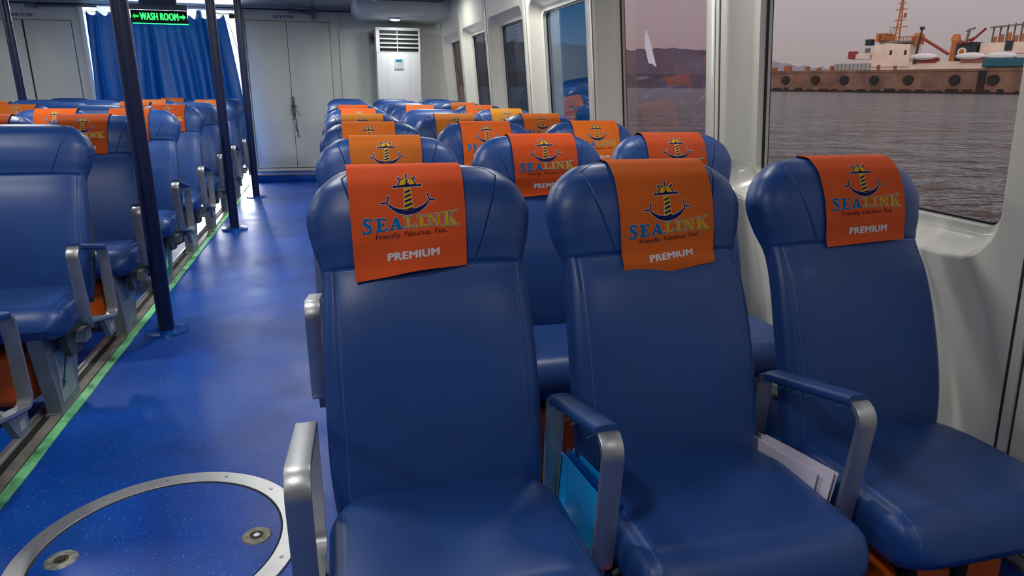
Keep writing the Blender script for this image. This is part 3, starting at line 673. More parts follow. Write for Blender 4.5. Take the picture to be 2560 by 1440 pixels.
# rows
ROW0 = 1.507; RP = .875
XR = [.170, .690, 1.210]; XC = [-1.212, -1.708, -2.218, -2.728]
ROWN = ['front', 'second', 'third', 'fourth', 'fifth', 'sixth', 'seventh', 'eighth', 'last']
aisle_r = make_seat(1, True, False, True); mid_r = make_seat(1, True, True, False); win_r = make_seat(1, True, True, False)
aisle_c = make_seat(-1, True, True, True); in_c = make_seat(-1, True, True, False)
protos = {'ar': aisle_r, 'mr': mid_r, 'ac': aisle_c, 'ic': in_c}
bpy.data.objects.remove(win_r.children[0]) if False else None
for ch in list(win_r.children_recursive) + [win_r]: bpy.data.objects.remove(ch)
index_kids()
used = set()
def put(key, x, row, label, grp, dz=0):
    o = protos[key]
    if key in used: o = copy_tree(o)
    else: used.add(key)
    o.location = (x, ROW0 + row * RP, dz); tag(o, label, 'seat', grp); return o
COLN = ['aisle seat', 'middle seat', 'window seat']
for row in range(9):
    for c in range(3):
        rn = 'the %s row' % ROWN[row] if row else 'the nearest row'
        lab = 'blue vinyl %s in %s by the windows' % (COLN[c], rn)
        put('ar' if c == 0 else 'mr', XR[c], row, lab, 'blue seats in the block by the windows')
CN = ['beside the aisle', 'second in from the aisle', 'third in from the aisle', 'fourth in from the aisle']
LR = ['', 'nearest', 'second', 'third', 'fourth', 'fifth', 'sixth', 'seventh', 'last']
vis = {0: range(1, 9), 1: range(2, 9), 2: range(4, 9), 3: range(5, 9)}
CZ = -.02
cseats = {}
for c in range(4):
    for row in vis[c]:
        lab = 'blue vinyl seat in the %s left row, %s' % (LR[row], CN[c])
        o = put('ac' if c == 0 else 'ic', XC[c], row, lab, 'blue seats in the block left of the aisle', 0)
        cseats[(row, c)] = o
        if c == 0 and row in (2, 4, 5, 7):
            s = bpy.data.objects.new('direction_sticker', CM_['sticker1' if row != 4 else 'sticker2']); COL.objects.link(s); s.parent = o; s.location = (.26 - .135 + .0255, 0, 0)

# ================================================================== headrest covers
prof = []      # (y,z) outside profile at x=0 from behind over the top to the front
for t in np.linspace(.80, .999, 26): y0, z0, ny, nz_ = spine(t); db = H3(T_, DB, t); prof.append((y0 - db * ny, z0 - db * nz_))
for t in np.linspace(.9995, .70, 60): y0, z0, ny, nz_ = spine(t); df = H3(T_, DF, t); prof.append((y0 + df * ny, z0 + df * nz_))
prof = np.array(prof)
# cloth does not follow the hollow under the headrest: hang straight down from the most forward point
off = .0045
tang = np.gradient(prof, axis=0); tang /= np.linalg.norm(tang, axis=1)[:, None]
nor = np.stack([-tang[:, 1], tang[:, 0]], 1); cenp = np.array([-.04, .93])
sg_ = np.sign(((prof - cenp) * nor).sum(1)); nor *= sg_[:, None]
cp_ = prof + nor * off
imin = int(np.argmin(cp_[:, 0] + .18 * (cp_[:, 1])))
down = [cp_[imin] + np.array([-.06, -1.0]) / np.hypot(.06, 1) * .004 * k for k in range(1, 60)]
path = np.array(list(cp_[:imin + 1]) + down)
seg = np.linalg.norm(np.diff(path, axis=0), axis=1); S_ = np.concatenate([[0], np.cumsum(seg)])
itop = int(np.argmax(path[:, 1])); S_ = S_ - S_[itop]          # s = 0 at the crest, positive to the front
def pp(s, d=0):
    s = max(S_[0], min(S_[-1], s)); y = np.interp(s, S_, path[:, 0]); z = np.interp(s, S_, path[:, 1])
    e = .006; ty = np.interp(s + e, S_, path[:, 0]) - np.interp(s - e, S_, path[:, 0]); tz = np.interp(s + e, S_, path[:, 1]) - np.interp(s - e, S_, path[:, 1]); l = math.hypot(ty, tz) or 1
    ny, nz_ = tz / l, -ty / l      # outward (to the front when going down)
    if s > 0 and ny > 0: ny, nz_ = -ny, -nz_
    if s <= 0 and nz_ < 0: ny, nz_ = -ny, -nz_
    return y + ny * d, z + nz_ * d

def convex_offset(P, d):
    P = [Vector(p) for p in P]; n = len(P); A = sum(P[i][0] * P[(i + 1) % n][1] - P[(i + 1) % n][0] * P[i][1] for i in range(n))
    if A < 0: P = P[::-1]
    out_ = []
    for i in range(n):
        a, b, c = P[i - 1], P[i], P[(i + 1) % n]; e1 = (b - a).normalized(); e2 = (c - b).normalized()
        n1 = Vector((e1[1], -e1[0])); n2 = Vector((e2[1], -e2[0])); bis = n1 + n2
        k = d / max(.35, (1 + n1.dot(n2)) / 1); out_.append(b + bis * k)
    return out_
# logo primitives in "design pixels": x right, y down
def glyph(ch):
    t1, t2, s = .27, .13, .09     # thick, thin, serif
    R_ = lambda x0, y0, x1, y1: [(x0, y0), (x1, y0), (x1, y1), (x0, y1)]
    if ch == 'E': return [R_(.16, 0, .16 + t1, 1), R_(0, 0, .95, s), R_(0, 1 - s, .92, 1), R_(.3, .46, .72, .56), [(.84, 0), (.95, 0), (.98, .28), (.92, .28)], [(.82, 1), (.92, 1), (.94, .74), (.88, .74)], R_(.67, .36, .73, .66)]
    if ch == 'L': return [R_(.18, 0, .18 + t1, 1), R_(0, 0, .98, s), R_(0, 1 - s, .66, 1), [(.84, 0), (.98, 0), (1, .34), (.94, .34)]]
    if ch == 'I': return [R_(.28, 0, .72, 1), R_(0, 0, 1, s), R_(0, 1 - s, 1, 1)]
    if ch == 'A': return [[(.06, 0), (.20, 0), (.54, 1), (.44, 1)], [(.62, 0), (.92, 0), (.60, 1), (.42, 1)], R_(.25, .28, .72, .38), R_(-.04, 0, .30, .08), R_(.52, 0, 1.04, .08)]
    if ch == 'N': return [R_(.12, 0, .24, 1), R_(.76, 0, .88, 1), [(.70, 0), (.88, 0), (.32, 1), (.08, 1)], R_(0, 0, .36, .08), R_(.62, .92, 1, 1), R_(-.02, .92, .3, 1)]
    if ch == 'K': return [R_(.12, 0, .36, 1), [(.34, .40), (.46, .52), (.86, 1), (.74, 1)], [(.40, .46), (.56, .62), (1.0, 0), (.70, 0)], R_(0, 0, .5, .08), R_(0, .92, .5, 1), R_(.62, .93, .98, 1), R_(.62, 0, 1.08, .08)]
    if ch == 'S':
        def dens(L_):
            L_ = [Vector(p) for p in L_]; o_ = []
            for i in range(len(L_) - 1):
                p0, p1, p2, p3 = L_[max(i - 1, 0)], L_[i], L_[i + 1], L_[min(i + 2, len(L_) - 1)]
                for k in range(3):
                    q = k / 3; o_.append(.5 * ((2 * p1) + (p2 - p0) * q + (2 * p0 - 5 * p1 + 4 * p2 - p3) * q * q + (3 * p1 - p0 - 3 * p2 + p3) * q ** 3))
            return o_ + [L_[-1]]
        pts = [(.84, .80), (.74, .90), (.50, .95), (.27, .87), (.22, .72), (.34, .60), (.55, .50), (.74, .39), (.78, .24), (.66, .10), (.42, .05), (.20, .10), (.10, .22)]
        wd = [.05, .07, .10, .13, .16, .18, .19, .18, .16, .13, .10, .07, .05]; q = []
        W_s = [v[0] for v in dens([(w_, 0) for w_ in wd])]; P = dens(pts); wd = W_s; Ls = []; Rs = []
        for i, p in enumerate(P):
            tg = (P[min(i + 1, len(P) - 1)] - P[max(i - 1, 0)]).normalized(); nn = Vector((-tg[1], tg[0])); Ls.append(p + nn * wd[i] * .62); Rs.append(p - nn * wd[i] * .62)
        for i in range(len(P) - 1): q.append([tuple(Ls[i]), tuple(Ls[i + 1]), tuple(Rs[i + 1]), tuple(Rs[i])])
        q.append([(.80, .64), (.92, .98), (.84, .98), (.76, .84)]); q.append([(.06, .0), (.13, .0), (.20, .14), (.12, .36)]); return q
L1, L2, L3, L4 = [], [], [], []     # (polygon in px, material) per layer
def put_shape(P, fillm, white=6, navy=0):
    if white: L1.append((convex_offset(P, white * .8), 1))
    if navy: L2.append((convex_offset(P, navy), 2)); L3.append((P, fillm))
    else: L2.append((P, fillm))
def seg_(a, b, wa, wb):
    a = Vector(a); b = Vector(b); t = (b - a).normalized(); n2 = Vector((-t[1], t[0])); return [tuple(a + n2 * wa), tuple(b + n2 * wb), tuple(b - n2 * wb), tuple(a - n2 * wa)]
# materials index: 0 cover,1 white,2 navy,3 yellow,4 blue,5 brown
hc = (0, 408)
disc = [(hc[0] + 84 * math.cos(a), hc[1] - 84 * math.sin(a)) for a in np.linspace(0, PI, 17)]
L1.append((convex_offset(disc, 4.5), 1)); L2.append((disc, 2)); L3.append(([(hc[0] + 70 * math.cos(a), hc[1] - 6 - 68 * math.sin(a)) for a in np.linspace(0.02, PI - .02, 17)], 3))
for ang, r1 in ((90, 122), (48, 120), (132, 120)):
    d = (math.cos(math.radians(ang)), -math.sin(math.radians(ang))); p0 = (d[0] * 80, 408 + d[1] * 80); p1 = (d[0] * r1, 408 + d[1] * r1); put_shape(seg_(p0, p1, 6, 11), 2)
put_shape(seg_((-122, 412), (122, 412), 9, 9), 2)
for sx_ in (-1, 1): put_shape(seg_((sx_ * 92, 412), (sx_ * 128, 412), 7, 14), 2)
for a, b in (((0, 405), (0, 345)), ((0, 395), (-26, 408)), ((0, 395), (26, 408))): L4.append((seg_(a, b, 7, 6), 2))
L4.append((seg_((-16, 402), (16, 402), 12, 12), 2))
tw = [(-25, 424), (25, 424), (40, 640), (-40, 640)]; put_shape(tw, 3, white=6)
for k in range(5):
    y0 = 445 + k * 42; hw_ = lambda y: 25 + 15 * (y - 424) / 216
    L3.append(([(-hw_(y0 + 22), y0 + 22), (hw_(y0), y0), (hw_(y0 + 19), y0 + 19), (-hw_(min(638, y0 + 41)), min(638, y0 + 41))], 2))
NS = 22
for k in range(NS):
    def ap(s):
        s = min(1, max(0, s))
        a = math.radians(210 + 0) + 0; th = PI * (.16 + .68 * s); x = -215 * math.cos(th); y = 470 + 185 * math.sin(th); w2 = 5 + 19 * math.sin(PI * s) ** 1.2; return x, y, w2
    x0, y0, w0 = ap(k / NS); x1, y1, w1 = ap((k + 1.25) / NS)
    P = seg_((x0, y0), (x1, y1), w0, w1); L1.append((convex_offset(seg_((x0, y0), (x1, y1), w0 + 4, w1 + 4), .5), 1)); L2.append((P, 2))
for sx_ in (-1, 1):
    e = (sx_ * 190, 556)
    for b in ((sx_ * 172, 492), (sx_ * 250, 556)): put_shape(seg_(e, b, 7, 7), 2)
word = 'SEALINK'; wds = [100, 102, 116, 96, 66, 128, 138]; gap = 19; tot = sum(wds) + gap * 6; x = -tot / 2 + 8
for ch, w_ in zip(word, wds):
    for P in glyph(ch):
        Q = []
        for (a, b) in P:
            X = x + a * w_; hgt = 96 + 46 * (X / 440) ** 2; Q.append((X, 792 + 22 * (X / 440) ** 2 - b * hgt))
        put_shape(Q, 4 if ch in 'SEA' else 3, white=9 if ch not in 'SEA' else 6, navy=4 if ch not in 'SEA' else 2.5)
    x += w_ + gap
TX = []
V, F = text_polys('Friendly. Fabulous. Fast.', 640, 58, 0); TX.append(([(v[0] + 15, 852 - v[1]) for v in V], F, 5))
V, F = text_polys('PREMIUM', 456, 68, 0, 1.08)
for dx_, dy_ in ((-6, 0), (6, 0), (0, 0), (-3, 4), (3, -4)): TX.append(([(v[0] + 20 + dx_, 1030 - v[1] + dy_) for v in V], F, 1))
PX = .000227
def cover_mesh(name, front, back, shift, width=.236, skew=0.0, wave=0.0):
    mb = MB(); nu, nv = 20, 60; vs = []; fs = []
    for jv in range(nv + 1):
        s = -back + (front + back) * jv / nv
        for iu in range(nu + 1):
            u = (iu / nu - .5); y, z = pp(s + skew * u * max(0, s), .001 + wave * max(0, s) * (math.sin(u * 7 + 1) * .5 + .5) * .08)
            vs.append((u * width * (1 - .05 * max(0, s) / front), y, z))
    for jv in range(nv):
        for iu in range(nu): a = jv * (nu + 1) + iu; fs.append((a, a + 1, a + nu + 2, a + nu + 1))
    mb.add(vs, fs, 0)
    def mp(p, d):
        u = p[0] * PX; s = (p[1] - 130) * PX + shift; uu = u / width; y, z = pp(s + skew * uu * max(0, s), .001 + wave * max(0, s) * (math.sin(uu * 7 + 1) * .5 + .5) * .08 + d); return (u, y, z)
    for lay, d in ((L1, .0006), (L2, .0010), (L3, .0013), (L4, .0016)):
        for P, mi in lay:
            E = []
            for i in range(len(P)):
                a = Vector(P[i][:2]); b = Vector(P[(i + 1) % len(P)][:2]); k = max(1, int((b - a).length / 25))
                for q in range(k): E.append(a.lerp(b, q / k))
            c = sum(E, Vector((0, 0))) / len(E); V = [mp(c, d)] + [mp(e, d) for e in E]; mb.add(V, [(0, 1 + i, 1 + (i + 1) % len(E)) for i in range(len(E))], mi)
    for V, F, mi in TX: mb.add([mp(p, .0008) for p in V], F, mi)
    o = mb.build(name, [COVERM, PWHITE, NAVY, PYEL, PBLUE, PBROWN], fix=False, angle=60)
    me = o.data; bpy.data.objects.remove(o); return me
CA = cover_mesh('headrest_cover', .262, .07, .024, skew=-.04, wave=.2)
CB = cover_mesh('headrest_cover', .300, .05, .062, skew=-.10, wave=.2)
CC = cover_mesh('headrest_cover', .272, .07, .028, width=.24, skew=-.09, wave=.5)
red = (188, 66, 20); bro = (178, 92, 32); org = (214, 108, 28); och = (186, 116, 30)
cov = {('r', 0, 0): (-.033, (216, 84, 38), CC, 1.5), ('r', 0, 1): (.022, (206, 96, 34), CB, -1.5), ('r', 0, 2): (.03, (212, 86, 40), CA, -1),
       ('r', 1, 0): (-.01, (186, 98, 30), CA, 0), ('r', 1, 1): (.01, (200, 76, 28), CA, 0), ('r', 1, 2): (-.01, (188, 76, 40), CA, 0),
       ('r', 2, 0): (-.02, (214, 108, 36), CA, 0), ('r', 2, 1): (-.005, (214, 94, 34), CC, 1), ('r', 2, 2): (.02, (222, 110, 32), CA, 0),
       ('r', 3, 0): (-.01, (206, 128, 36), CA, 0), ('r', 3, 1): (.0, (216, 128, 44), CA, 0), ('r', 3, 2): (.01, (220, 108, 36), CA, 0),
       ('r', 4, 0): (-.0, (206, 90, 36), CA, 0), ('r', 4, 2): (.01, (190, 126, 36), CA, 0), ('r', 5, 0): (-.01, (226, 100, 44), CA, 0), ('r', 5, 1): (.01, (232, 120, 64), CA, 0),
       ('r', 5, 2): (-.01, (224, 108, 48), CA, 0), ('r', 6, 2): (.01, (214, 116, 52), CA, 0),
       ('c', 3, 0): (-.045, (206, 88, 32), CA, .5), ('c', 3, 1): (.0, (200, 86, 26), CA, 0), ('c', 4, 0): (-.05, (196, 84, 28), CA, 0), ('c', 4, 1): (.03, (206, 90, 26), CA, 0),
       ('c', 5, 0): (.0, (206, 84, 30), CA, 0), ('c', 5, 2): (0, (206, 104, 26), CA, 0), ('c', 6, 3): (0, (206, 96, 30), CA, 0), ('c', 6, 1): (.05, (206, 100, 40), CA, 0),
       ('c', 7, 1): (0, (206, 110, 60), CA, 0), ('c', 8, 1): (0, (214, 118, 70), CA, 0), ('c', 7, 0): (-.0, (200, 110, 50), CA, 0)}
for (blk, row, c), (dx, colr, me, rz) in cov.items():
    o = bpy.data.objects.new('headrest_cover', me); COL.objects.link(o)
    x = (XR if blk == 'r' else XC)[c] + dx; o.location = (x, ROW0 + row * RP, 0)
    o.rotation_euler = (0, 0, 0); o.color = srgb(*[v * (.9 if blk == 'c' else 1) for v in colr])
    tone = 'red-orange' if colr[1] < 80 else 'brownish orange' if colr[0] < 200 else 'orange'
    if blk == 'r': lab = '%s printed headrest cover on the %s, %s row by the windows' % (tone, COLN[c], 'nearest' if row == 0 else ROWN[row])
    else: lab = '%s headrest cover in the %s left row, %s' % (tone, LR[row], CN[c])
    tag(o, lab, 'headrest cover', 'printed orange headrest covers')

# ================================================================== life jackets under the seats
def jacket(x, y, label, zt=.265):
    r = empty('life_jacket', (x, y, 0)); tag(r, label, 'life jacket', 'orange life jackets under the seats')
    b = bmesh.new(); bmesh.ops.create_cube(b, size=1); bmesh.ops.scale(b, vec=(.40, .24, zt - .055), verts=b.verts); bmesh.ops.bevel(b, geom=b.edges[:], offset=.035, segments=4, affect='EDGES', profile=.6)
    bmesh.ops.subdivide_edges(b, edges=[e for e in b.edges if e.calc_length() > .08], cuts=7, use_grid_fill=True)
    for v in b.verts:
        n = math.sin(v.co.x * 38 + v.co.z * 20) * math.cos(v.co.y * 30 + v.co.x * 13); v.co += v.co.normalized() * .007 * n
    MB().bm(b, 0, Matrix.Translation((0, 0, (zt + .055) / 2))).build('jacket_body', ORANGE, parent=r, angle=70)
    for sx in (-.06, .07):
        MB().box(sx - .02, sx + .02, -.130, .130, .052, zt + .006, 0, bev=.01).build('strap', BLACKW, parent=r)
    return r
jacket(1.14, ROW0 - .47, 'orange life jacket with black straps under the nearest window seat')
jacket(.66, ROW0 - .47, 'orange life jacket under the nearest middle seat')
jacket(.50, ROW0 + RP - .56, 'orange life jacket with black straps seen between the nearest aisle and middle seats', .29)
jacket(1.06, ROW0 + RP - .56, 'orange life jacket seen between the nearest middle and window seats', .29)
jacket(-1.345, ROW0 + 2 * RP - .50, 'orange life jacket under the aisle seat of the second row left of the aisle')
jacket(-1.345, ROW0 + 3 * RP - .44, 'orange life jacket under the aisle seat of the third row left of the aisle')
jacket(-1.345, ROW0 + 4 * RP - .44, 'orange life jacket under the aisle seat of the fourth row left of the aisle')
jacket(-1.345, ROW0 + 5 * RP - .44, 'orange life jacket under the aisle seat of the fifth row left of the aisle')

# ================================================================== papers between the seats
def sheet(mb, x, y0, z0, y1, z1, zb0, zb1, lean, m=0, th=.0012, curl=0):
    N = 10; ring = []
    for i in range(N + 1):
        s = i / N; y = y0 + (y1 - y0) * s; zt = z0 + (z1 - z0) * s; zb = zb0 + (zb1 - zb0) * s; c = curl * math.sin(PI * s)
        ring.append([(x + lean + c, y, zt), (x + lean + c + th, y, zt), (x + c * .4 + th, y, zb), (x + c * .4, y, zb)])
    mb.loft(ring, m)
PBL = mat('blue_brochure', srgb(20, 176, 255), .35, noise=.08, nscale=9); PBL2 = mat('blue_brochure_dark', srgb(0, 84, 170), .4); PPL = mat('pale_paper', srgb(236, 230, 244), .6, noise=.05); PGR = mat('clear_sleeve', srgb(110, 150, 165), .2); 
r = empty('brochure_bundle', (0, 0, 0)); tag(r, 'folded bright blue brochures tucked behind the armrest between the nearest aisle and middle seats', 'brochure')
q = MB(); sheet(q, .437, 1.285, .425, 1.04, .460, .25, .26, .012, 0); q.build('blue_sheet', PBL, parent=r)
q = MB(); sheet(q, .444, 1.275, .433, 1.03, .470, .25, .26, .018, 0, curl=.003); q.build('blue_sheet', PBL2, parent=r)
q = MB(); sheet(q, .450, 1.265, .437, 1.02, .474, .25, .26, .022, 0, curl=.004); q.build('blue_sheet', PBL, parent=r)
q = MB(); sheet(q, .434, 1.295, .423, 1.265, .426, .25, .25, .010, 0); q.build('clear_edge', PGR, parent=r)
q = MB(); sheet(q, .445, 1.06, .440, 1.01, .440, .28, .28, .015, 0, curl=-.004); q.build('pale_sheet', PPL, parent=r)
r = empty('paper_sheets', (0, 0, 0)); tag(r, 'folded white paper sheets stuck between the nearest middle and window seats', 'paper')
q = MB(); sheet(q, .912, 1.265, .418, 1.03, .452, .30, .33, .010, 0, curl=-.006); q.build('white_sheet', PPL, parent=r)
q = MB(); sheet(q, .918, 1.255, .424, 1.0, .470, .30, .33, .018, 0, curl=-.004); q.build('white_sheet', PPL, parent=r)
q = MB(); sheet(q, .924, 1.24, .424, 1.0, .464, .30, .33, .022, 0, curl=.002); q.build('white_sheet', PPL, parent=r)
# white patch painted for light showing through torn film, second window
sc_ = MB(); yc = 3.02; P = [(3.357, 1.486), (3.374, 1.42), (3.331, 1.326), (3.285, 1.321), (3.245, 1.305), (3.283, 1.378), (3.317, 1.436)]
sc_.add([wp(y, z, .118) for y, z in P] + [wp(y, z, .1195) for y, z in P], [tuple(range(7)), tuple(range(13, 6, -1))] + [(i, (i + 1) % 7, (i + 1) % 7 + 7, i + 7) for i in range(7)])
tag(sc_.build('film_tear_light', PPL, smooth=False), 'white triangular patch standing for light through torn film on the second window pane', 'light patch')

# ================================================================== harbour outside
SEA = -1.1
def az(a, d, z=0): return (d * math.sin(math.radians(a)), d * math.cos(math.radians(a)), z)
m = mat('sea_water', srgb(50, 55, 62), .10, spec=.5); n = m.node_tree; b = n.nodes['Principled BSDF']; t = n.nodes.new('ShaderNodeTexCoord')
mp_ = n.nodes.new('ShaderNodeMapping'); mp_.inputs['Scale'].default_value = (.62, 1, 1); mp_.inputs['Rotation'].default_value = (0, 0, math.radians(40)); n.links.new(t.outputs['Object'], mp_.inputs[0])
h = None
for sc, am in ((.35, 1.0), (1.1, .28), (4.0, .04), (.06, 1.2)):
    q = n.nodes.new('ShaderNodeTexNoise'); q.inputs['Scale'].default_value = sc; q.inputs['Detail'].default_value = 4; q.inputs['Distortion'].default_value = .6; n.links.new(mp_.outputs[0], q.inputs['Vector'])
    k = n.nodes.new('ShaderNodeMath'); k.operation = 'MULTIPLY'; k.inputs[1].default_value = am; n.links.new(q.outputs[0], k.inputs[0])
    if h is None: h = k.outputs[0]
    else:
        s = n.nodes.new('ShaderNodeMath'); s.operation = 'ADD'; n.links.new(h, s.inputs[0]); n.links.new(k.outputs[0], s.inputs[1]); h = s.outputs[0]
bp = n.nodes.new('ShaderNodeBump'); bp.inputs['Strength'].default_value = 1; bp.inputs['Distance'].default_value = 1.5; n.links.new(h, bp.inputs['Height']); n.links.new(bp.outputs[0], b.inputs['Normal'])
se = MB(); se.add([(2.2, -800, SEA), (6000, -800, SEA), (6000, 9000, SEA), (2.2, 9000, SEA)], [(0, 1, 2, 3)])
o = se.build('sea', m, smooth=False, fix=False); tag(o, 'choppy grey brown sea outside the windows', 'sea', kind='stuff')
# pier
PIER = mat('pier_concrete', srgb(118, 90, 78), .9, noise=.35, nscale=.12); PDK = mat('pier_dark', srgb(40, 34, 34), .9, noise=.3, nscale=.5)
pa = Vector(az(33.2, 530)[:2]); pb = Vector(az(52, 452)[:2]); dv = (pb - pa).normalized(); nv_ = Vector((dv[1], -dv[0])); nv_ = nv_ if nv_.dot(pa) > 0 else -nv_
def onp(s, back=0): q = pa + dv * s + nv_ * back; return q
Lp = (pb - pa).length; r = empty('pier', (pa[0], pa[1], SEA)); tag(r, 'long weathered concrete pier with dark round fenders behind the big window', 'pier')
rotp = Matrix.Rotation(math.atan2(dv[1], dv[0]), 4, 'Z')
r.matrix_world = Matrix.Translation((pa[0], pa[1], 0)) @ rotp       # local x along pier, local y: away from the viewer
sgn = 1 if (rotp @ Vector((0, 1, 0))).xy.dot(nv_) > 0 else -1
q = MB(); q.box(0, Lp + 30, 0, sgn * 26, SEA - 2, 12.0, 0); q.box(-.5, Lp + 30, sgn * -.4, 0, 10.8, 12.1, 0); q.build('pier_deck', PIER, parent=r, smooth=False)
for k in range(9):
    x = 4 + k * Lp / 8.5 + random.uniform(-3, 3); zc = 6.2
    q = MB(); q.cyl((x, sgn * -1.6, zc), (x, 0, zc), 2.7, n=24); q.build('fender', PDK, parent=r)
q = MB()
for k in range(22):
    x = k * Lp / 21; q.box(x, x + random.uniform(3, 7), sgn * -.8, 0, SEA + .2, SEA + random.uniform(1.6, 2.6), 0)
q.box(-1, Lp + 30, sgn * -.5, 0, SEA - 1, SEA + 1.0, 0); q.box(Lp * .80, Lp * .82, sgn * -1, 0, SEA, 11, 0); q.build('waterline_timber', PDK, parent=r, smooth=False)
q = MB()
for x, w_, h_ in ((8, 1.5, 4), (13, 3, 2.5), (22, 5, 3.5), (38, 2, 3), (46, 2, 2), (55, 1.6, 3), (85, 1.2, 3), (95, 1.2, 2.4)): q.box(x, x + w_, sgn * 2, sgn * 4, 12, 12 + h_, 0)
q.build('mooring_gear', mat('rust_orange', srgb(150, 90, 60), .9, noise=.2, nscale=.4), parent=r, smooth=False)
for k in range(9):
    q = MB().box(56 + k * 2.6, 58.2 + k * 2.6, sgn * 5, sgn * 7, 12, 16.2, 0); q.build('storage_tank', mat('tank_grey', srgb(150, 150, 150), .7) if k == 0 else MATS['tank_grey'], parent=r, smooth=False)
# ship behind the pier
SW = mat('ship_white', srgb(226, 206, 192), .6, noise=.12, nscale=.15); SO = mat('ship_orange', srgb(176, 104, 50), .6, noise=.2, nscale=.3); SR = mat('ship_red', srgb(140, 50, 44), .6); SD = mat('ship_dark', srgb(30, 44, 52), .6); SGm = mat('ship_grey', srgb(110, 104, 100), .7); STl = mat('ship_teal', srgb(30, 90, 110), .7)
ship = empty('cargo_ship'); tag(ship, 'white and orange cargo ship moored behind the pier', 'ship'); ship.matrix_world = r.matrix_world.copy()
def px2(x_img): return None
def atz(a, ydeep):      # x position along the pier axis seen at azimuth a at depth ydeep
    d = Vector((math.sin(math.radians(a)), math.cos(math.radians(a)))); o2 = pa + nv_ * ydeep
    # o2 + dv*s = d*k
    det = dv[0] * -d[1] + dv[1] * d[0]; s = (o2[0] * d[1] - o2[1] * d[0]) / det * 1.0
    k = (o2 + dv * s).length; return s, k
DY = 45
def X(a): return atz(a - .33, DY)[0]
def Z(a, el): return 1.2 + math.tan(math.radians(el)) * atz(a, DY)[1]
y0_, y1_ = sgn * DY, sgn * (DY + 14)
def sb(a0, a1, e0, e1, mt, nm, dy=0, depth=14, bev=0):
    q = MB(); q.box(X(a0), X(a1), y0_ + sgn * dy, y0_ + sgn * (dy + depth), Z(a0, e0), Z(a0, e1), 0, bev=bev); return q.build(nm, mt, parent=ship, smooth=False)
sb(40.6, 50.5, -.3, 1.75, SW, 'hull', 0, 16)
# bridge block with flared front
q = MB(); a = [(X(40.9), Z(41, 1.5)), (X(41.5), Z(41, 1.9)), (X(41.6), Z(41, 2.9)), (X(42.3), Z(41, 3.05)), (X(43.8), Z(44, 3.0)), (X(43.9), Z(44, 1.5))]; q.prism(a, 'y', y0_ - sgn, y1_); q.build('superstructure', SW, parent=ship, smooth=False)
sb(40.2, 41.4, 2.0, 2.35, SW, 'bridge_wing', -2, 6, .3); sb(40.05, 40.5, 2.05, 2.55, SR, 'wing_box', -3, 4); sb(41.0, 41.4, 2.95, 3.35, SD, 'radar_box', -2, 4); sb(41.1, 41.35, 2.45, 2.75, SGm, 'side_window', -3, 2)
for a in (42.6, 43.5): sb(a, a + .14, 2.3, 2.6, SD, 'porthole', -1.3, 2)
sb(41.8, 43.9, 3.05, 3.18, SGm, 'rail_deck', 0, 12); 
q = MB()
for k in range(14): xx = X(41.9 + k * .15); q.box(xx, xx + .35, y0_, y0_ + sgn * .4, Z(42, 3.18), Z(42, 3.45), 0)
q.box(X(41.9), X(44), y0_, y0_ + sgn * .4, Z(42, 3.42), Z(42, 3.48), 0); q.build('railing', SO, parent=ship, smooth=False)
sb(41.85, 42.1, 3.3, 3.75, SO, 'deck_gear'); sb(41.5, 41.7, 3.2, 3.75, SO, 'deck_gear', 1)
# mast
q = MB(); xm = X(42.72); zt0, zt1 = Z(42.7, 3.1), Z(42.7, 6.4)
for dx_ in (-1.6, 1.6):
    q.tube([(xm + dx_, y0_ + sgn * 3, zt0), (xm + dx_ * .15, y0_ + sgn * 3, zt1)], .45, n=6)
for k in range(12):
    s = k / 12; zz = zt0 + (zt1 - zt0) * s; ww = 1.6 * (1 - s * .85); q.tube([(xm - ww, y0_ + sgn * 3, zz), (xm + ww * .9, y0_ + sgn * 3, zz + 2)], .25, n=5)
for el, hw_ in ((4.15, 5.5), (5.3, 3.6), (5.7, 2.6), (4.6, 3.4)): q.tube([(xm - hw_, y0_ + sgn * 3, Z(42.7, el)), (xm + hw_, y0_ + sgn * 3, Z(42.7, el) + .2)], .3, n=5)
q.box(xm + 2.4, xm + 3.4, y0_ + sgn * 2, y0_ + sgn * 4, Z(42.7, 4.75), Z(42.7, 5.05)); q.build('mast', SO, parent=ship)
q = MB(); q.tube([(xm - 3.5, y0_, Z(42.7, 3.1)), (xm - 3.5, y0_, Z(42.7, 4.0))], .2); q.tube([(xm - 4.5, y0_, Z(42.7, 3.1)), (xm - 1, y0_, Z(42.7, 4.1))], .2); q.build('antenna', SGm, parent=ship)
# funnels, cranes
q = MB(); q.cyl((X(43.95), y0_ + sgn * 5, Z(44, 3.0)), (X(43.95), y0_ + sgn * 5, Z(44, 3.55)), 3.6, 3.6, n=20); q.cyl((X(43.95), y0_ + sgn * 5, Z(44, 3.55)), (X(43.95), y0_ + sgn * 5, Z(44, 3.75)), 3.6, 2.2, n=20); q.build('ventilator', SO, parent=ship)
q = MB(); q.cyl((X(46.2), y0_ + sgn * 5, Z(46, 3.2)), (X(46.2), y0_ + sgn * 5, Z(46, 3.6)), 3.0, 1.8, n=20); q.build('ventilator', SO, parent=ship)
sb(46.1, 46.5, 1.8, 3.2, SO, 'funnel_orange', 2, 8); sb(46.45, 47.6, 1.75, 3.05, SD, 'funnel', 1, 9)
q = MB(); q.cyl((X(46.85), y0_ + sgn * .2, Z(46.8, 2.45)), (X(46.85), y0_ + sgn * 1.2, Z(46.8, 2.45)), 2.4, n=28, m=0); q.cyl((X(46.85), y0_ - sgn * .0, Z(46.8, 2.45)), (X(46.85), y0_ + sgn * .3, Z(46.8, 2.45)), 1.5, n=28, m=1); q.build('funnel_emblem', [SW, SO], parent=ship)
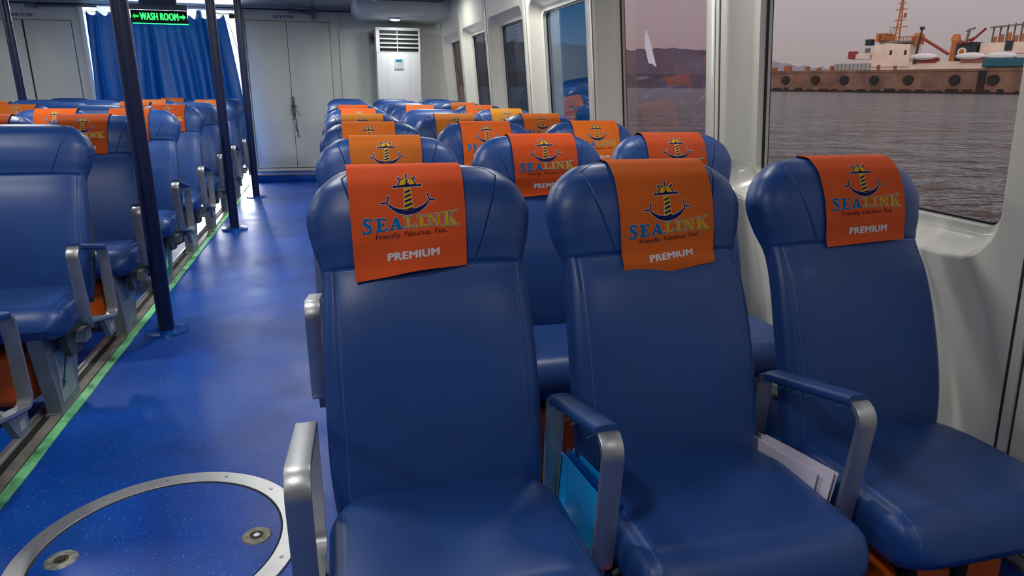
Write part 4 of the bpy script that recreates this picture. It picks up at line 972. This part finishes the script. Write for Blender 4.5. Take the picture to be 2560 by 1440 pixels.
q = MB(); q.tube([(X(44.2), y0_ - sgn * 1, Z(44, 1.7)), (X(44.35), y0_ - sgn * 1, Z(44, 3.95))], [1.0, .5]); q.cyl((X(44.35), y0_ - sgn, Z(44, 3.9)), (X(44.35), y0_ - sgn, Z(44, 4.1)), 1.3, n=12); q.build('vent_post', SD, parent=ship)
q = MB(); q.tube([(X(44.4), y0_, Z(44.4, 3.4)), (X(46.2), y0_ - sgn * 2, Z(46, 2.3))], .9, n=6); q.build('crane_jib', SR, parent=ship)
q = MB(); q.tube([(X(47.2), y0_, Z(47, 3.0)), (X(48.0), y0_, Z(48, 3.9))], .7, n=6); q.tube([(X(46.6), y0_, Z(46.6, 2.9)), (X(47.4), y0_, Z(47, 3.3))], .6, n=6); q.build('crane_jib', SR, parent=ship)
q = MB(); q.tube([(X(47.0), y0_, Z(47, 3.0)), (X(47.1), y0_, Z(47, 3.9))], .8, n=8); q.tube([(X(46.9), y0_, Z(47, 3.75)), (X(47.4), y0_, Z(47, 3.95))], .5, n=8); q.build('exhaust_pipe', SGm, parent=ship)
for a in (44.8, 46.9 + .6, 49.2):
    q = MB(); xc = X(a) ; 
    q.loft([[(xc - 8 + 16 * s, y0_ - sgn * 2 + 2.2 * math.sin(th) * math.sin(PI * min(.99, max(.03, s))) ** .4, Z(a, 2.15) + 2.2 * math.cos(th) * math.sin(PI * min(.99, max(.03, s))) ** .4) for th in [2 * PI * k / 10 for k in range(10)]] for s in [i / 8 for i in range(9)]])
    q.build('lifeboat', mat('lifeboat_white', srgb(220, 220, 220), .5) if a < 45 else MATS['lifeboat_white'], parent=ship)
    sb(a - .6, a + .7, 1.75, 2.05, SR if a < 45 else mat('hatch_pinkish', srgb(170, 110, 96), .7), 'cargo_hatch', -1, 5)
sb(47.7, 50.6, 2.3, 3.0, SW, 'after_house', 4, 10); sb(49.1, 49.5, 2.5, 3.1, SD, 'door_block', 3, 3); sb(48.3, 50.6, 1.45, 2.0, STl, 'blue_tarpaulin', -4, 6, .5)
q = MB()
for k in range(7): xx = X(48.2 + k * .38); q.box(xx, xx + .6, y0_ + sgn * 5, y0_ + sgn * 6, Z(48, 3.0), Z(48, 4.0 + .06 * k), 0); q.cyl((xx + 2, y0_ + sgn * 5, Z(48, 3.0)), (xx + 2, y0_ + sgn * 5, Z(48, 3.4 + .1 * (k % 3))), 1.0, n=8, m=1)
q.add([(X(48.1), y0_ + sgn * 3, Z(48, 3.9)), (X(50.8), y0_ + sgn * 3, Z(50, 4.1)), (X(50.8), y0_ + sgn * 8, Z(50, 4.15)), (X(48.1), y0_ + sgn * 8, Z(48, 3.95)), (X(48.1), y0_ + sgn * 3, Z(48, 4.0)), (X(50.8), y0_ + sgn * 3, Z(50, 4.2)), (X(50.8), y0_ + sgn * 8, Z(50, 4.25)), (X(48.1), y0_ + sgn * 8, Z(48, 4.05))], [(0, 1, 2, 3), (4, 5, 6, 7), (0, 1, 5, 4), (3, 2, 6, 7), (0, 3, 7, 4), (1, 2, 6, 5)], 0)
q.build('awning_frame', [SGm, SO], parent=ship, smooth=False)
# hills
def hill(a0, a1, d, pts, mt, nm, label):
    q = MB(); R = []; N = 90
    for i in range(N + 1):
        s = i / N; a = a0 + (a1 - a0) * s; el = np.interp(s, [p[0] for p in pts], [p[1] for p in pts]) + .05 * math.sin(i * 1.7) + .04 * math.sin(i * 3.1) + .03 * math.sin(i * 7.7)
        zt = 1.2 + math.tan(math.radians(el)) * d; R.append([az(a, d, SEA - 5), az(a, d, zt * .35), az(a, d * 1.02, zt * .8), az(a, d * 1.05, zt * 1.05), az(a, d * 1.3, zt * .6), az(a, d * 1.35, SEA - 5)])
    q.loft(R); return tag(q.build(nm, mt, smooth=True), label, 'hill')
H1 = mat('hazy_hill', srgb(138, 136, 146), 1, noise=.05, nscale=.01, spec=0); H2 = mat('dark_hill', srgb(105, 96, 104), 1, noise=.12, nscale=.02, spec=0)  # distance haze is put straight into the hill base colour
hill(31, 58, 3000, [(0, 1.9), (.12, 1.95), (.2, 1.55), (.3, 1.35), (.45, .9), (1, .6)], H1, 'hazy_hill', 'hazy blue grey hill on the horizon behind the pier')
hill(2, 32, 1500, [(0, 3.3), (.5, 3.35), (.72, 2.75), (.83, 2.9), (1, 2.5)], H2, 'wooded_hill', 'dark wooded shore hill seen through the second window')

bpy.context.view_layer.update()
